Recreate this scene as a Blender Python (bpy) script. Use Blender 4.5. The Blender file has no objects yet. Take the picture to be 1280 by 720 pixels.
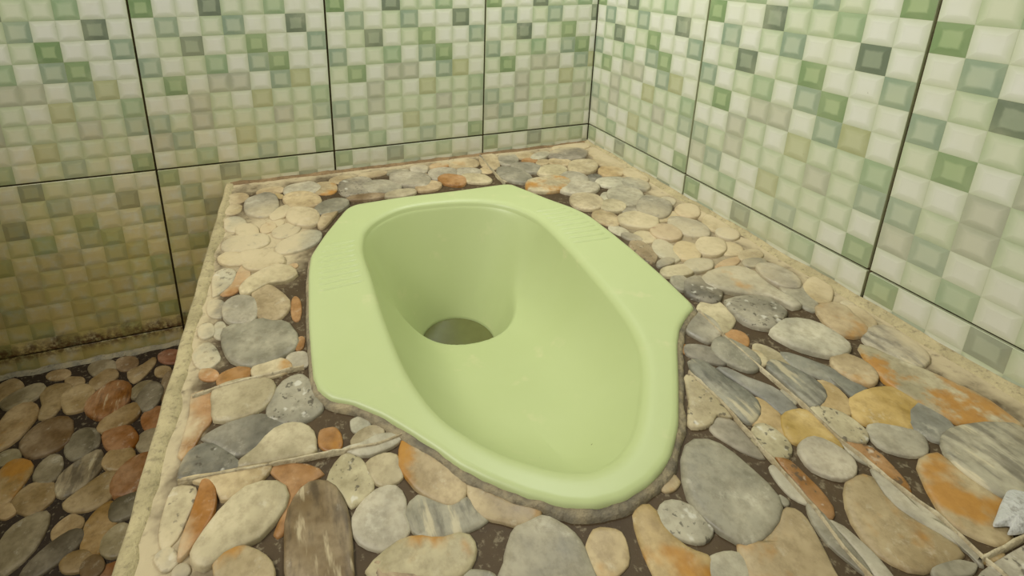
import bpy, bmesh, math, random
from mathutils import Vector, Matrix, Euler, noise
random.seed(11)
SC = bpy.context.scene
COL = SC.collection

# ------------------------------------------------------------------ camera
CAM_LOC = Vector((-0.52888, -0.79878, 0.58466))
CAM_EUL = Euler((1.27103, -0.00123, -0.31871), 'XYZ')
FPX, SHX, SHY = 664.997, 0.06002, -0.16417
cd = bpy.data.cameras.new('camera'); cam = bpy.data.objects.new('camera', cd); COL.objects.link(cam)
cam.location = CAM_LOC; cam.rotation_euler = CAM_EUL
cd.sensor_fit = 'HORIZONTAL'; cd.sensor_width = 36; cd.lens = FPX * 36 / 1280
cd.shift_x = SHX; cd.shift_y = SHY; cd.clip_start = 0.01
SC.camera = cam

# ------------------------------------------------------------------ light
wd = bpy.data.worlds.new('world'); SC.world = wd; wd.use_nodes = True
bg = wd.node_tree.nodes['Background']
bg.inputs[0].default_value = (1.0, 0.985, 0.94, 1); bg.inputs[1].default_value = 0.47

def area(name, loc, target, sx, sy, power, col):
    l = bpy.data.lights.new(name, 'AREA'); l.shape = 'RECTANGLE'; l.size = sx; l.size_y = sy
    l.energy = power; l.color = col
    o = bpy.data.objects.new(name, l); COL.objects.link(o); o.location = loc
    o.rotation_euler = (Vector(target) - Vector(loc)).to_track_quat('-Z', 'Y').to_euler()
    return o
# daylight from the vent opening over the low partition on the left
area('vent_daylight', (-1.35, -0.50, 1.50), (-0.10, -0.22, 0.35), 0.7, 0.45, 19.0, (1.0, 0.99, 0.97))
# unseen fill light added above the corner to brighten its walls
area('corner_fill_light', (-0.13, -0.15, 1.00), (-0.13, -0.15, 0), 0.16, 0.16, 3.3, (0.95, 0.98, 1.0))

vs = SC.view_settings
vs.view_transform = 'Standard'; vs.look = 'None'; vs.gamma = 1.0; vs.use_curve_mapping = False
vs.exposure = -0.12

# ------------------------------------------------------------------ dimensions
TW = 0.25; CW = TW / 9; RH = 0.026734          # big wall tile, printed square
ZS = 0.2919                                     # long horizontal joint of the walls
ZT = 0.2569                                     # top of the platform
ZR = 0.2649                                     # rim of the pan
WA, WB = 0.20655, 0.24727                       # width of the cut corner tiles
ZLOW = 0.029

PLATFORM_PEBBLES = """
tn -6145,-831 -6104,-773 -6028,-751 -5965,-784 -5923,-852 -5927,-951 -5945,-1022 -5997,-1066 -6072,-1055 -6125,-1012 -6141,-920
tn -6135,-665 -6160,-549 -6136,-452 -6063,-404 -5969,-385 -5900,-429 -5852,-521 -5861,-643 -5920,-710 -6005,-761 -6082,-728
tn -5708,-377 -5639,-332 -5524,-300 -5432,-336 -5379,-393 -5356,-482 -5411,-547 -5512,-569 -5634,-577 -5706,-528 -5741,-454
tr -4734,-835 -4847,-812 -4929,-746 -4962,-622 -4932,-476 -4875,-387 -4779,-371 -4680,-416 -4630,-513 -4621,-654 -4657,-772
ln -4847,-549 -4901,-676 -5005,-750 -5166,-783 -5288,-728 -5351,-627 -5358,-481 -5293,-368 -5151,-334 -4976,-316 -4899,-419
yn -5450,-569 -5409,-615 -5379,-659 -5375,-712 -5385,-759 -5415,-763 -5453,-742 -5486,-703 -5509,-653 -5500,-600 -5485,-566
gn -5499,-633 -5458,-845 -5461,-1076 -5520,-1224 -5638,-1293 -5754,-1226 -5846,-1118 -5886,-882 -5860,-676 -5755,-594 -5613,-527
tn -4379,-420 -4446,-475 -4561,-496 -4643,-462 -4702,-408 -4690,-312 -4636,-247 -4548,-211 -4438,-217 -4374,-260 -4354,-336
cn -5525,-1152 -5424,-1065 -5325,-1014 -5241,-1005 -5224,-1112 -5251,-1220 -5322,-1316 -5427,-1402 -5512,-1423 -5553,-1364 -5559,-1260
tn -4901,-1131 -5001,-1190 -5117,-1212 -5267,-1150 -5334,-1019 -5376,-852 -5336,-706 -5221,-661 -5056,-695 -4954,-816 -4895,-955
tn -5426,-1584 -5484,-1577 -5549,-1549 -5595,-1502 -5607,-1432 -5591,-1375 -5540,-1363 -5472,-1379 -5417,-1419 -5394,-1478 -5400,-1542
dn -5472,-1896 -5521,-1839 -5539,-1731 -5488,-1632 -5385,-1562 -5278,-1538 -5214,-1581 -5196,-1684 -5218,-1781 -5283,-1868 -5398,-1922
cn -5292,-1610 -5350,-1469 -5347,-1289 -5290,-1176 -5186,-1150 -5052,-1242 -4964,-1362 -4953,-1519 -4984,-1671 -5059,-1740 -5182,-1706
on -5591,-1731 -5641,-1719 -5674,-1671 -5677,-1589 -5665,-1520 -5618,-1475 -5556,-1449 -5515,-1481 -5488,-1552 -5497,-1631 -5530,-1692
gn -4889,-1477 -4972,-1430 -5000,-1316 -4949,-1202 -4863,-1104 -4708,-1050 -4598,-1075 -4535,-1155 -4549,-1295 -4634,-1394 -4754,-1459
ln -5065,-2193 -5217,-2286 -5366,-2308 -5465,-2277 -5501,-2166 -5463,-2044 -5343,-1948 -5172,-1854 -5044,-1862 -4974,-1939 -4993,-2076
tn -4985,-1698 -4862,-1399 -4730,-1392 -4718,-1472 -4925,-1831
ln -6112,-1195 -6054,-1145 -5959,-1161 -5892,-1249 -5852,-1354 -5844,-1489 -5877,-1571 -5951,-1575 -6039,-1542 -6097,-1450 -6112,-1320
ls -6082,-1976 -6097,-1849 -6046,-1752 -5923,-1692 -5745,-1696 -5628,-1757 -5583,-1870 -5592,-1995 -5694,-2068 -5860,-2098 -6005,-2065
cr -5802,-1782 -5886,-1723 -5945,-1659 -5966,-1557 -5954,-1463 -5899,-1430 -5813,-1429 -5743,-1499 -5710,-1589 -5698,-1700 -5742,-1752
tn -6102,-2166 -6082,-2091 -6018,-2059 -5911,-2096 -5842,-2170 -5799,-2259 -5809,-2356 -5861,-2395 -5943,-2384 -6033,-2344 -6088,-2267
tn -5430,-2366 -5422,-2488 -5473,-2554 -5560,-2568 -5706,-2469 -5811,-2370 -5880,-2253 -5875,-2134 -5792,-2110 -5675,-2134 -5520,-2241
gs -4546,-956 -4599,-824 -4592,-629 -4533,-459 -4388,-401 -4211,-387 -4111,-500 -4103,-691 -4168,-874 -4263,-1003 -4426,-1013
gn -4255,-893 -4312,-756 -4240,-630 -4116,-586 -3935,-613 -3797,-710 -3713,-828 -3742,-974 -3836,-1050 -3973,-1073 -4160,-1006
tn -3801,-306 -3859,-364 -3952,-408 -4109,-415 -4205,-387 -4252,-340 -4234,-273 -4177,-216 -4039,-200 -3894,-200 -3817,-239
gn -3758,-245 -3669,-213 -3555,-235 -3472,-271 -3461,-346 -3487,-429 -3561,-471 -3665,-478 -3762,-454 -3809,-396 -3803,-311
tn -3280,-475 -3223,-542 -3193,-610 -3195,-689 -3227,-763 -3280,-778 -3343,-735 -3382,-666 -3406,-591 -3379,-510 -3337,-466
gn -3610,-391 -3418,-482 -3269,-616 -3244,-785 -3292,-951 -3390,-1043 -3548,-994 -3716,-887 -3827,-745 -3805,-583 -3755,-416
ln -3336,-192 -3248,-201 -3171,-243 -3142,-331 -3180,-440 -3227,-516 -3301,-540 -3388,-508 -3432,-440 -3433,-347 -3403,-240
on -2876,-168 -2809,-198 -2773,-255 -2799,-341 -2861,-392 -2944,-399 -3039,-393 -3092,-346 -3093,-266 -3046,-195 -2969,-168
ln -2849,-425 -2765,-503 -2755,-639 -2831,-781 -2940,-835 -3071,-841 -3187,-798 -3206,-680 -3190,-531 -3104,-428 -2985,-396
tr -2696,-216 -2581,-159 -2415,-153 -2313,-214 -2280,-309 -2309,-438 -2409,-524 -2556,-555 -2697,-506 -2779,-438 -2773,-319
ln -2726,-561 -2640,-508 -2513,-539 -2423,-604 -2370,-685 -2414,-788 -2476,-859 -2581,-868 -2710,-832 -2771,-753 -2782,-657
tn -2328,-825 -2375,-784 -2397,-727 -2368,-642 -2318,-590 -2259,-569 -2193,-588 -2155,-636 -2170,-710 -2205,-792 -2261,-829
cn -2427,-1188 -2531,-1188 -2653,-1137 -2753,-1054 -2775,-948 -2754,-822 -2661,-778 -2546,-799 -2410,-876 -2369,-985 -2356,-1099
on -2784,-1103 -2857,-1173 -2969,-1145 -3070,-1053 -3112,-951 -3117,-815 -3040,-727 -2938,-703 -2817,-784 -2733,-873 -2728,-990
tn -2215,-653 -2273,-523 -2254,-350 -2182,-159 -2073,-24 -1971,34 -1897,-91 -1879,-260 -1938,-447 -2040,-641 -2139,-699
ln -1867,-225 -1766,-136 -1653,-143 -1576,-216 -1565,-327 -1616,-476 -1703,-576 -1805,-642 -1910,-596 -1966,-514 -1930,-380
cn -4011,-1199 -3994,-1116 -3922,-1058 -3804,-1027 -3662,-1038 -3576,-1075 -3554,-1142 -3590,-1215 -3684,-1258 -3831,-1278 -3934,-1244
tn -3367,-1203 -3473,-1184 -3529,-1128 -3525,-1029 -3477,-940 -3379,-898 -3245,-871 -3171,-925 -3129,-1002 -3173,-1115 -3254,-1184
bn -4542,-1126 -4509,-1064 -4451,-1021 -4308,-1019 -4130,-1039 -4019,-1085 -4007,-1145 -4048,-1197 -4156,-1216 -4317,-1208 -4443,-1173
cn -2229,-977 -2176,-846 -2094,-728 -2018,-691 -1959,-756 -1922,-869 -1946,-1004 -2024,-1128 -2098,-1195 -2167,-1197 -2224,-1105
tn -656,-29 -464,24 -239,-21 -112,-82 -58,-179 -175,-293 -344,-343 -562,-361 -765,-326 -824,-235 -777,-117
tn -175,-922 -266,-932 -318,-789 -334,-632 -262,-484 -158,-346 -65,-325 12,-386 36,-557 12,-711 -71,-855
gn -1893,-574 -1928,-483 -1930,-357 -1839,-229 -1751,-157 -1653,-177 -1579,-258 -1586,-379 -1638,-521 -1720,-606 -1810,-640
tn -1231,-251 -1224,-340 -1295,-428 -1374,-466 -1472,-471 -1560,-421 -1593,-347 -1560,-249 -1495,-175 -1400,-150 -1284,-180
on -1554,-672 -1604,-627 -1594,-562 -1552,-499 -1492,-466 -1415,-477 -1339,-508 -1316,-567 -1351,-639 -1405,-682 -1472,-692
ln -1213,-550 -1340,-579 -1403,-555 -1387,-474 -1322,-391 -1226,-315 -1088,-281 -995,-280 -966,-330 -1006,-422 -1098,-497
gn -1026,-585 -1032,-447 -906,-305 -733,-224 -500,-246 -340,-324 -312,-454 -404,-612 -544,-718 -740,-738 -956,-697
tn -1277,-594 -1202,-604 -1152,-632 -1161,-697 -1206,-769 -1263,-811 -1332,-825 -1394,-808 -1422,-765 -1393,-691 -1342,-634
tn -949,-623 -853,-697 -815,-774 -838,-861 -903,-926 -996,-947 -1119,-900 -1185,-822 -1187,-738 -1141,-647 -1056,-611
gn -1802,-944 -1867,-845 -1852,-718 -1764,-623 -1647,-626 -1509,-677 -1436,-783 -1408,-897 -1480,-1012 -1571,-1074 -1696,-1047
tn -219,-1380 -333,-1345 -422,-1168 -446,-1001 -398,-843 -286,-711 -162,-709 -55,-855 21,-1038 -10,-1206 -115,-1329
yn -263,-1226 -213,-1315 -197,-1420 -307,-1520 -406,-1581 -523,-1566 -638,-1502 -652,-1401 -599,-1288 -506,-1202 -392,-1183
gn -2120,-777 -2014,-700 -1888,-775 -1769,-921 -1737,-1080 -1758,-1251 -1868,-1361 -1987,-1363 -2117,-1246 -2191,-1093 -2188,-938
cn -1122,-904 -1060,-990 -1060,-1096 -1143,-1210 -1252,-1281 -1405,-1281 -1513,-1208 -1573,-1122 -1513,-994 -1421,-896 -1280,-857
ds -872,-1405 -785,-1370 -710,-1393 -667,-1441 -690,-1535 -773,-1645 -853,-1712 -931,-1725 -987,-1682 -999,-1615 -950,-1507
cn -1035,-1108 -936,-952 -813,-836 -652,-815 -499,-868 -464,-983 -522,-1136 -645,-1264 -785,-1329 -935,-1297 -1029,-1229
ln -1133,-1210 -1014,-1253 -936,-1369 -936,-1501 -1010,-1657 -1121,-1760 -1242,-1778 -1357,-1696 -1389,-1570 -1376,-1421 -1253,-1280
cr -1662,-1284 -1425,-1285 -1277,-1379 -1231,-1515 -1330,-1682 -1494,-1767 -1694,-1785 -1898,-1721 -1985,-1611 -1945,-1462 -1844,-1326
ln -985,-1667 -927,-1783 -1027,-1919 -1160,-1985 -1316,-1975 -1488,-1921 -1555,-1821 -1557,-1695 -1456,-1567 -1296,-1521 -1098,-1570
ln -892,-1806 -922,-1716 -844,-1610 -729,-1554 -584,-1570 -432,-1624 -408,-1719 -445,-1823 -542,-1896 -666,-1924 -826,-1889
cn -1405,-2458 -1539,-2425 -1616,-2323 -1623,-2210 -1566,-2066 -1454,-1970 -1317,-1960 -1184,-2044 -1147,-2162 -1182,-2291 -1286,-2413
tn 26,-1633 -14,-1752 -106,-1862 -203,-1898 -277,-1821 -328,-1703 -324,-1585 -264,-1457 -161,-1380 -71,-1410 4,-1511
ln -416,-1702 -317,-1686 -222,-1751 -187,-1870 -190,-1978 -265,-2094 -362,-2145 -450,-2105 -540,-2022 -555,-1910 -520,-1792
ln -359,-2633 -406,-2583 -402,-2520 -359,-2456 -296,-2402 -236,-2393 -183,-2428 -162,-2481 -174,-2545 -239,-2606 -300,-2645
ln -974,-1998 -917,-2016 -908,-2071 -939,-2153 -1010,-2248 -1078,-2291 -1142,-2303 -1163,-2254 -1155,-2194 -1104,-2106 -1042,-2039
ln -1046,-2330 -1024,-2175 -892,-1990 -738,-1927 -592,-1926 -473,-2037 -473,-2189 -571,-2349 -710,-2492 -851,-2515 -992,-2459
cn -1299,-2383 -1213,-2281 -1111,-2264 -1004,-2272 -927,-2348 -932,-2441 -996,-2539 -1077,-2605 -1172,-2607 -1275,-2562 -1321,-2483
dn -1121,-2721 -1131,-2679 -1094,-2613 -1030,-2564 -950,-2544 -878,-2555 -850,-2587 -861,-2646 -922,-2703 -992,-2731 -1075,-2742
tn -668,-3018 -782,-3002 -840,-2968 -820,-2906 -758,-2840 -650,-2793 -506,-2791 -419,-2817 -381,-2865 -461,-2940 -547,-2991
gn -386,-2452 -322,-2569 -403,-2728 -554,-2870 -690,-2938 -817,-2920 -902,-2809 -901,-2671 -785,-2512 -640,-2386 -483,-2328
tr -1550,-2604 -1476,-2506 -1393,-2456 -1307,-2470 -1246,-2596 -1241,-2719 -1292,-2819 -1372,-2904 -1454,-2918 -1520,-2839 -1566,-2720
ln -1336,-3051 -1353,-3119 -1404,-3157 -1451,-3159 -1501,-3130 -1534,-3047 -1542,-2972 -1508,-2908 -1453,-2874 -1402,-2906 -1349,-2970
cn -964,-2683 -847,-2790 -785,-2892 -847,-3006 -951,-3106 -1088,-3121 -1224,-3042 -1312,-2954 -1310,-2847 -1233,-2728 -1110,-2681
tn -79,-2901 -29,-2940 -3,-3023 -35,-3105 -97,-3183 -178,-3236 -242,-3222 -271,-3141 -267,-3061 -237,-2974 -149,-2896
tn -292,-2722 -196,-2696 -94,-2724 -52,-2813 -104,-2912 -189,-3010 -284,-3064 -371,-3052 -451,-2993 -450,-2902 -405,-2800
gn -608,-3473 -722,-3410 -794,-3266 -772,-3141 -693,-3025 -582,-2951 -466,-2996 -365,-3121 -335,-3255 -380,-3377 -491,-3481
cn -1315,-3373 -1365,-3310 -1376,-3243 -1335,-3164 -1260,-3123 -1188,-3114 -1114,-3158 -1100,-3229 -1105,-3301 -1176,-3367 -1245,-3392
pn -955,-3067 -857,-3080 -760,-3132 -737,-3231 -757,-3329 -850,-3424 -945,-3451 -1034,-3434 -1108,-3355 -1120,-3259 -1067,-3149
gn -1490,-3208 -1491,-3150 -1457,-3101 -1406,-3093 -1351,-3127 -1308,-3199 -1296,-3256 -1305,-3313 -1357,-3328 -1404,-3321 -1460,-3272
bs -1476,-3307 -1386,-3261 -1341,-3340 -1320,-3474 -1343,-3608 -1414,-3697 -1501,-3761 -1567,-3750 -1604,-3664 -1598,-3521 -1561,-3400
ln -1235,-3823 -1305,-3818 -1344,-3735 -1368,-3612 -1315,-3502 -1229,-3411 -1138,-3366 -1076,-3421 -1061,-3558 -1072,-3680 -1141,-3777
gn -1505,-3872 -1519,-3844 -1494,-3801 -1440,-3762 -1346,-3737 -1242,-3721 -1210,-3743 -1216,-3780 -1262,-3820 -1332,-3855 -1436,-3874
yn -916,-3821 -1011,-3891 -1097,-3877 -1174,-3814 -1166,-3719 -1132,-3623 -1024,-3541 -925,-3498 -843,-3541 -798,-3634 -831,-3730
cn -1197,-3972 -1214,-4028 -1270,-4084 -1371,-4096 -1483,-4083 -1566,-4053 -1591,-4003 -1551,-3937 -1462,-3900 -1353,-3904 -1232,-3923
ln -937,-3899 -885,-3949 -925,-4015 -999,-4074 -1088,-4089 -1195,-4082 -1258,-4034 -1276,-3973 -1210,-3902 -1125,-3866 -1030,-3862
gn -1618,-4255 -1608,-4180 -1575,-4118 -1513,-4060 -1456,-4051 -1413,-4074 -1395,-4145 -1415,-4216 -1468,-4270 -1533,-4304 -1583,-4303
tn -32,-3038 54,-3091 95,-3196 31,-3306 -73,-3411 -182,-3466 -274,-3450 -347,-3370 -335,-3262 -268,-3150 -140,-3058
ln -100,-3410 -69,-3482 -85,-3548 -145,-3615 -220,-3648 -298,-3646 -353,-3582 -375,-3519 -340,-3449 -262,-3383 -182,-3387
tn -344,-3679 -303,-3742 -303,-3810 -371,-3891 -461,-3934 -534,-3926 -615,-3895 -620,-3825 -590,-3752 -504,-3676 -418,-3659
cn -877,-3738 -827,-3647 -722,-3560 -609,-3512 -496,-3551 -418,-3617 -459,-3712 -544,-3812 -651,-3863 -766,-3882 -865,-3822
tn -181,-3929 -184,-3978 -231,-4036 -313,-4068 -404,-4073 -504,-4058 -535,-4018 -510,-3966 -448,-3913 -357,-3884 -241,-3892
on -924,-4088 -915,-4044 -831,-4002 -729,-3968 -610,-3957 -522,-3959 -531,-4001 -590,-4052 -683,-4088 -808,-4114 -910,-4120
dn -599,-4136 -580,-4088 -520,-4045 -439,-4042 -348,-4061 -293,-4098 -307,-4144 -351,-4195 -425,-4214 -503,-4204 -573,-4174
gn -428,-4848 -516,-4925 -610,-4955 -646,-4878 -638,-4730 -588,-4579 -512,-4450 -406,-4407 -336,-4428 -314,-4538 -358,-4721
ln -501,-4614 -571,-4554 -603,-4418 -563,-4306 -495,-4192 -382,-4179 -304,-4219 -260,-4338 -256,-4461 -311,-4565 -416,-4638
ds -1465,-4560 -1533,-4484 -1581,-4386 -1543,-4284 -1446,-4183 -1339,-4151 -1237,-4162 -1187,-4277 -1174,-4382 -1253,-4478 -1365,-4555
lr -1248,-4216 -981,-4121 -734,-4147 -631,-4262 -667,-4431 -682,-4573 -647,-4815 -715,-4858 -811,-4838 -841,-4684 -1033,-4576 -1184,-4456 -1274,-4355
gs -1306,-4588 -1051,-4593 -873,-4651 -875,-4849 -921,-4918 -1170,-5035 -1275,-5016 -1372,-4930 -1390,-4795
on -1588,-4916 -1531,-4928 -1491,-4982 -1501,-5038 -1535,-5085 -1596,-5127 -1650,-5117 -1696,-5088 -1717,-5034 -1709,-4980 -1646,-4939
cn -1415,-4484 -1360,-4556 -1378,-4692 -1409,-4804 -1514,-4877 -1628,-4930 -1698,-4894 -1725,-4791 -1716,-4676 -1641,-4572 -1518,-4503
gn -1652,-4647 -1615,-4750 -1643,-4854 -1716,-4943 -1827,-4984 -1909,-4984 -1950,-4911 -1979,-4814 -1933,-4715 -1827,-4625 -1730,-4620
ln -214,-4928 -172,-4920 -139,-4930 -111,-4960 -117,-4998 -150,-5027 -195,-5055 -234,-5053 -260,-5029 -272,-4992 -253,-4959
tn -398,-5209 -377,-5122 -311,-5052 -215,-5004 -153,-5018 -131,-5079 -153,-5177 -199,-5258 -278,-5306 -360,-5327 -407,-5297
tn -368,-4646 -232,-4574 -117,-4539 -34,-4558 -49,-4666 -103,-4758 -201,-4835 -335,-4907 -410,-4889 -456,-4838 -438,-4740
tr -569,-4949 -474,-4916 -332,-4929 -259,-5008 -306,-5120 -379,-5295 -535,-5357 -686,-5298 -705,-5188 -650,-5068
on -2106,-4941 -2101,-4954 -2115,-4978 -2139,-5009 -2165,-5029 -2186,-5035 -2201,-5029 -2197,-5009 -2178,-4981 -2150,-4952 -2125,-4939
dn -1913,-5225 -1985,-5239 -2065,-5195 -2142,-5125 -2182,-5056 -2164,-5000 -2108,-4957 -2031,-4972 -1948,-5024 -1892,-5100 -1875,-5166
cr -1620,-5309 -1617,-5230 -1582,-5175 -1522,-5130 -1462,-5157 -1418,-5234 -1406,-5329 -1422,-5397 -1474,-5440 -1531,-5440 -1576,-5391
cr -1701,-5219 -1651,-5188 -1606,-5181 -1575,-5208 -1561,-5259 -1573,-5305 -1609,-5341 -1661,-5359 -1696,-5345 -1721,-5309 -1723,-5261
gn -1625,-5230 -1666,-5318 -1750,-5370 -1830,-5374 -1896,-5316 -1951,-5206 -1949,-5098 -1884,-5027 -1792,-4977 -1705,-5001 -1650,-5113
un -2051,-5267 -1972,-5285 -1902,-5408 -1792,-5547 -1774,-5652 -1799,-5765 -1949,-5780 -1966,-5644 -1996,-5523 -2028,-5396
yn -2022,-5591 -1966,-5644 -1955,-5740 -1997,-5827 -2103,-5924 -2136,-5866 -2235,-5774 -2119,-5724
uk -2233,-5143 -2141,-5141 -2091,-5222 -2069,-5383 -2027,-5527 -2035,-5634 -2109,-5715 -2221,-5760 -2272,-5737 -2289,-5630 -2306,-5463 -2293,-5279
gn -2477,-5657 -2351,-5692 -2356,-5841 -2382,-6010 -2469,-5950 -2524,-5854 -2565,-5737
cs -2406,-5280 -2340,-5272 -2325,-5343 -2316,-5515 -2346,-5688 -2431,-5635 -2513,-5682 -2631,-5680 -2679,-5627 -2521,-5461
cs -2271,-6059 -2321,-6024 -2348,-5953 -2345,-5884 -2299,-5832 -2224,-5797 -2158,-5803 -2121,-5860 -2112,-5939 -2131,-6004 -2195,-6054
ln -1691,-5671 -1706,-5712 -1745,-5733 -1786,-5743 -1810,-5729 -1820,-5694 -1816,-5651 -1789,-5615 -1743,-5596 -1706,-5595 -1689,-5625
gn -2495,-6302 -2509,-6314 -2529,-6317 -2544,-6312 -2553,-6295 -2555,-6273 -2544,-6259 -2526,-6250 -2508,-6248 -2498,-6263 -2491,-6283
tr -2987,-6397 -2872,-6435 -2693,-6392 -2576,-6329 -2504,-6359 -2501,-6432 -2539,-6523 -2593,-6634 -2672,-6727 -3043,-6605 -3022,-6472
gn -2930,-5868 -2787,-5777 -2650,-5806 -2582,-5907 -2550,-6080 -2542,-6232 -2603,-6326 -2755,-6395 -2924,-6418 -2989,-6386 -3057,-6284 -3078,-6170 -3058,-6049
ln -3188,-6554 -3259,-6522 -3279,-6483 -3277,-6441 -3219,-6406 -3151,-6400 -3069,-6416 -3016,-6455 -3019,-6497 -3055,-6541 -3120,-6555
yr -3472,-6075 -3387,-6038 -3323,-6074 -3339,-6206 -3283,-6334 -3215,-6392 -3243,-6434 -3337,-6501 -3554,-6429 -3556,-6314 -3526,-6191
ls -3312,-6096 -3240,-6062 -3157,-6080 -3084,-6154 -3067,-6224 -3077,-6284 -3147,-6323 -3220,-6321 -3288,-6278 -3347,-6209 -3359,-6144
tr -3050,-5981 -3083,-6001 -3127,-6014 -3168,-6012 -3192,-6000 -3200,-5972 -3174,-5947 -3137,-5931 -3088,-5922 -3049,-5926 -3046,-5952
gn -4319,-6060 -4279,-5999 -4188,-5911 -4091,-5893 -3997,-5903 -3930,-5963 -3878,-6045 -3866,-6127 -3880,-6219 -3924,-6303 -4359,-6160
tr -3867,-6287 -3898,-6240 -3870,-6163 -3812,-6106 -3742,-6065 -3659,-6089 -3609,-6129 -3618,-6198 -3662,-6278 -3732,-6308 -3803,-6316
gk -4791,-5624 -4694,-5537 -4602,-5603 -4510,-5661 -4405,-5639 -4383,-5731 -4339,-5813 -4463,-5838 -4593,-5833 -4703,-5809 -4773,-5736
tr -4679,-5104 -4614,-5179 -4509,-5342 -4406,-5480 -4379,-5559 -4424,-5633 -4509,-5659 -4590,-5607 -4680,-5512 -4728,-5398 -4756,-5293
tr -4372,-5549 -4275,-5638 -4153,-5758 -4037,-5817 -4005,-5869 -4071,-5915 -4156,-5917 -4253,-5855 -4340,-5800 -4379,-5704
cr -5061,-5868 -4965,-5808 -4845,-5769 -4735,-5786 -4644,-5829 -4505,-5843 -4464,-5912 -4483,-5978 -4549,-6037 -4640,-6051 -4774,-6018 -4993,-5946
gn -4547,-6108 -4605,-6084 -4625,-6058 -4615,-6035 -4581,-6028 -4522,-6037 -4451,-6065 -4413,-6092 -4403,-6118 -4428,-6133 -4478,-6129
bk -5022,-5928 -5037,-5876 -5011,-5833 -4936,-5839 -4841,-5871 -4767,-5918 -4739,-5970 -4764,-6014 -4810,-6033 -4887,-6022 -4972,-5973
on -5605,-5013 -5351,-5097 -5252,-5205 -5360,-5243 -5436,-5322 -5502,-5503 -5558,-5484 -5488,-5360 -5479,-5251 -5513,-5180
cs -5224,-5251 -5171,-5156 -5084,-5092 -5012,-5143 -4962,-5250 -4945,-5367 -4982,-5426 -5073,-5469 -5114,-5467 -5144,-5384 -5188,-5311
cn -4962,-5212 -4894,-5182 -4813,-5182 -4753,-5228 -4754,-5306 -4755,-5381 -4817,-5409 -4912,-5396 -4950,-5305
ln -5115,-5593 -5080,-5516 -4991,-5442 -4864,-5407 -4795,-5463 -4776,-5555 -4799,-5629 -4790,-5710 -4846,-5766 -4943,-5788 -5027,-5756 -5097,-5684
bk -5494,-5544 -5480,-5415 -5430,-5319 -5360,-5255 -5272,-5256 -5198,-5308 -5152,-5410 -5131,-5539 -5136,-5671 -5146,-5774 -5180,-5894 -5477,-5796 -5493,-5659
or -5105,-5022 -5139,-5052 -5192,-5038 -5229,-5010 -5255,-4962 -5251,-4894 -5232,-4847 -5186,-4842 -5135,-4853 -5107,-4899 -5096,-4964
ln -4985,-4815 -4941,-4815 -4901,-4841 -4884,-4880 -4886,-4930 -4913,-4956 -4945,-4967 -4989,-4950 -5018,-4922 -5022,-4881 -5017,-4833
cn -4983,-5080 -5025,-5059 -5039,-5012 -5011,-4973 -4963,-4940 -4884,-4924 -4839,-4945 -4804,-4975 -4810,-5023 -4852,-5056 -4920,-5075
ln -5091,-5056 -4963,-5050 -4839,-5019 -4681,-5071 -4744,-5136 -4843,-5158 -4980,-5153
tn -5893,-2383 -5977,-2379 -6056,-2324 -6102,-2256 -6122,-2167 -6091,-2114 -6026,-2097 -5930,-2135 -5867,-2196 -5843,-2272 -5838,-2357
tn -5792,-2348 -5706,-2327 -5580,-2351 -5500,-2406 -5457,-2483 -5482,-2559 -5560,-2585 -5673,-2579 -5773,-2545 -5822,-2480 -5852,-2394
on -5272,-2593 -5286,-2620 -5311,-2638 -5345,-2637 -5368,-2625 -5384,-2598 -5378,-2561 -5356,-2540 -5323,-2528 -5296,-2537 -5279,-2557
on -6039,-2881 -5961,-2773 -5914,-2560 -5860,-2395 -5795,-2478 -5768,-2637 -5801,-2769 -5897,-2902 -5980,-2922
ls -6121,-2828 -6145,-2629 -6114,-2464 -6012,-2422 -5923,-2527 -5936,-2697 -6014,-2836 -6107,-2911
cn -5856,-2862 -5788,-2717 -5670,-2610 -5515,-2539 -5360,-2621 -5305,-2789 -5430,-2891 -5579,-2870 -5723,-2972 -5809,-2970
dn -6015,-3280 -6074,-3258 -6119,-3213 -6146,-3141 -6155,-3049 -6146,-2974 -6097,-2962 -6035,-2990 -5994,-3059 -5976,-3156 -5989,-3230
ln -5970,-3590 -6001,-3592 -6034,-3566 -6060,-3514 -6069,-3427 -6058,-3371 -6037,-3339 -5998,-3343 -5967,-3393 -5951,-3469 -5950,-3554
ln -6099,-3343 -6067,-3393 -6047,-3466 -6057,-3517 -6087,-3543 -6130,-3549 -6167,-3522 -6191,-3458 -6198,-3397 -6182,-3352 -6141,-3331
on -5284,-3271 -5282,-3391 -5297,-3495 -5320,-3545 -5350,-3539 -5372,-3493 -5380,-3405 -5376,-3279 -5359,-3190 -5330,-3159 -5300,-3200
on -5324,-3955 -5346,-3961 -5364,-3931 -5366,-3890 -5357,-3836 -5337,-3795 -5315,-3781 -5290,-3792 -5279,-3830 -5285,-3879 -5301,-3935
gn -5978,-3556 -5935,-3442 -5766,-3454 -5661,-3421 -5541,-3505 -5435,-3540 -5351,-3762 -5370,-3897 -5461,-3983 -5607,-4027 -5749,-4017 -5870,-3923 -5939,-3769
tn -5737,-2980 -5608,-2874 -5492,-3008 -5390,-3223 -5416,-3385 -5527,-3487 -5648,-3425 -5703,-3291
ln -5751,-3459 -5854,-3432 -5935,-3385 -5989,-3275 -6003,-3124 -5961,-3034 -5878,-2987 -5771,-3032 -5701,-3128 -5686,-3274 -5701,-3384
on -6126,-4010 -6126,-3964 -6115,-3932 -6074,-3936 -6023,-3961 -5989,-3999 -5972,-4047 -5985,-4084 -6011,-4099 -6059,-4085 -6102,-4053
ls -6064,-3942 -6117,-3928 -6168,-3863 -6204,-3759 -6194,-3683 -6157,-3622 -6098,-3610 -6044,-3664 -6001,-3761 -5977,-3854 -6013,-3906
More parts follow.
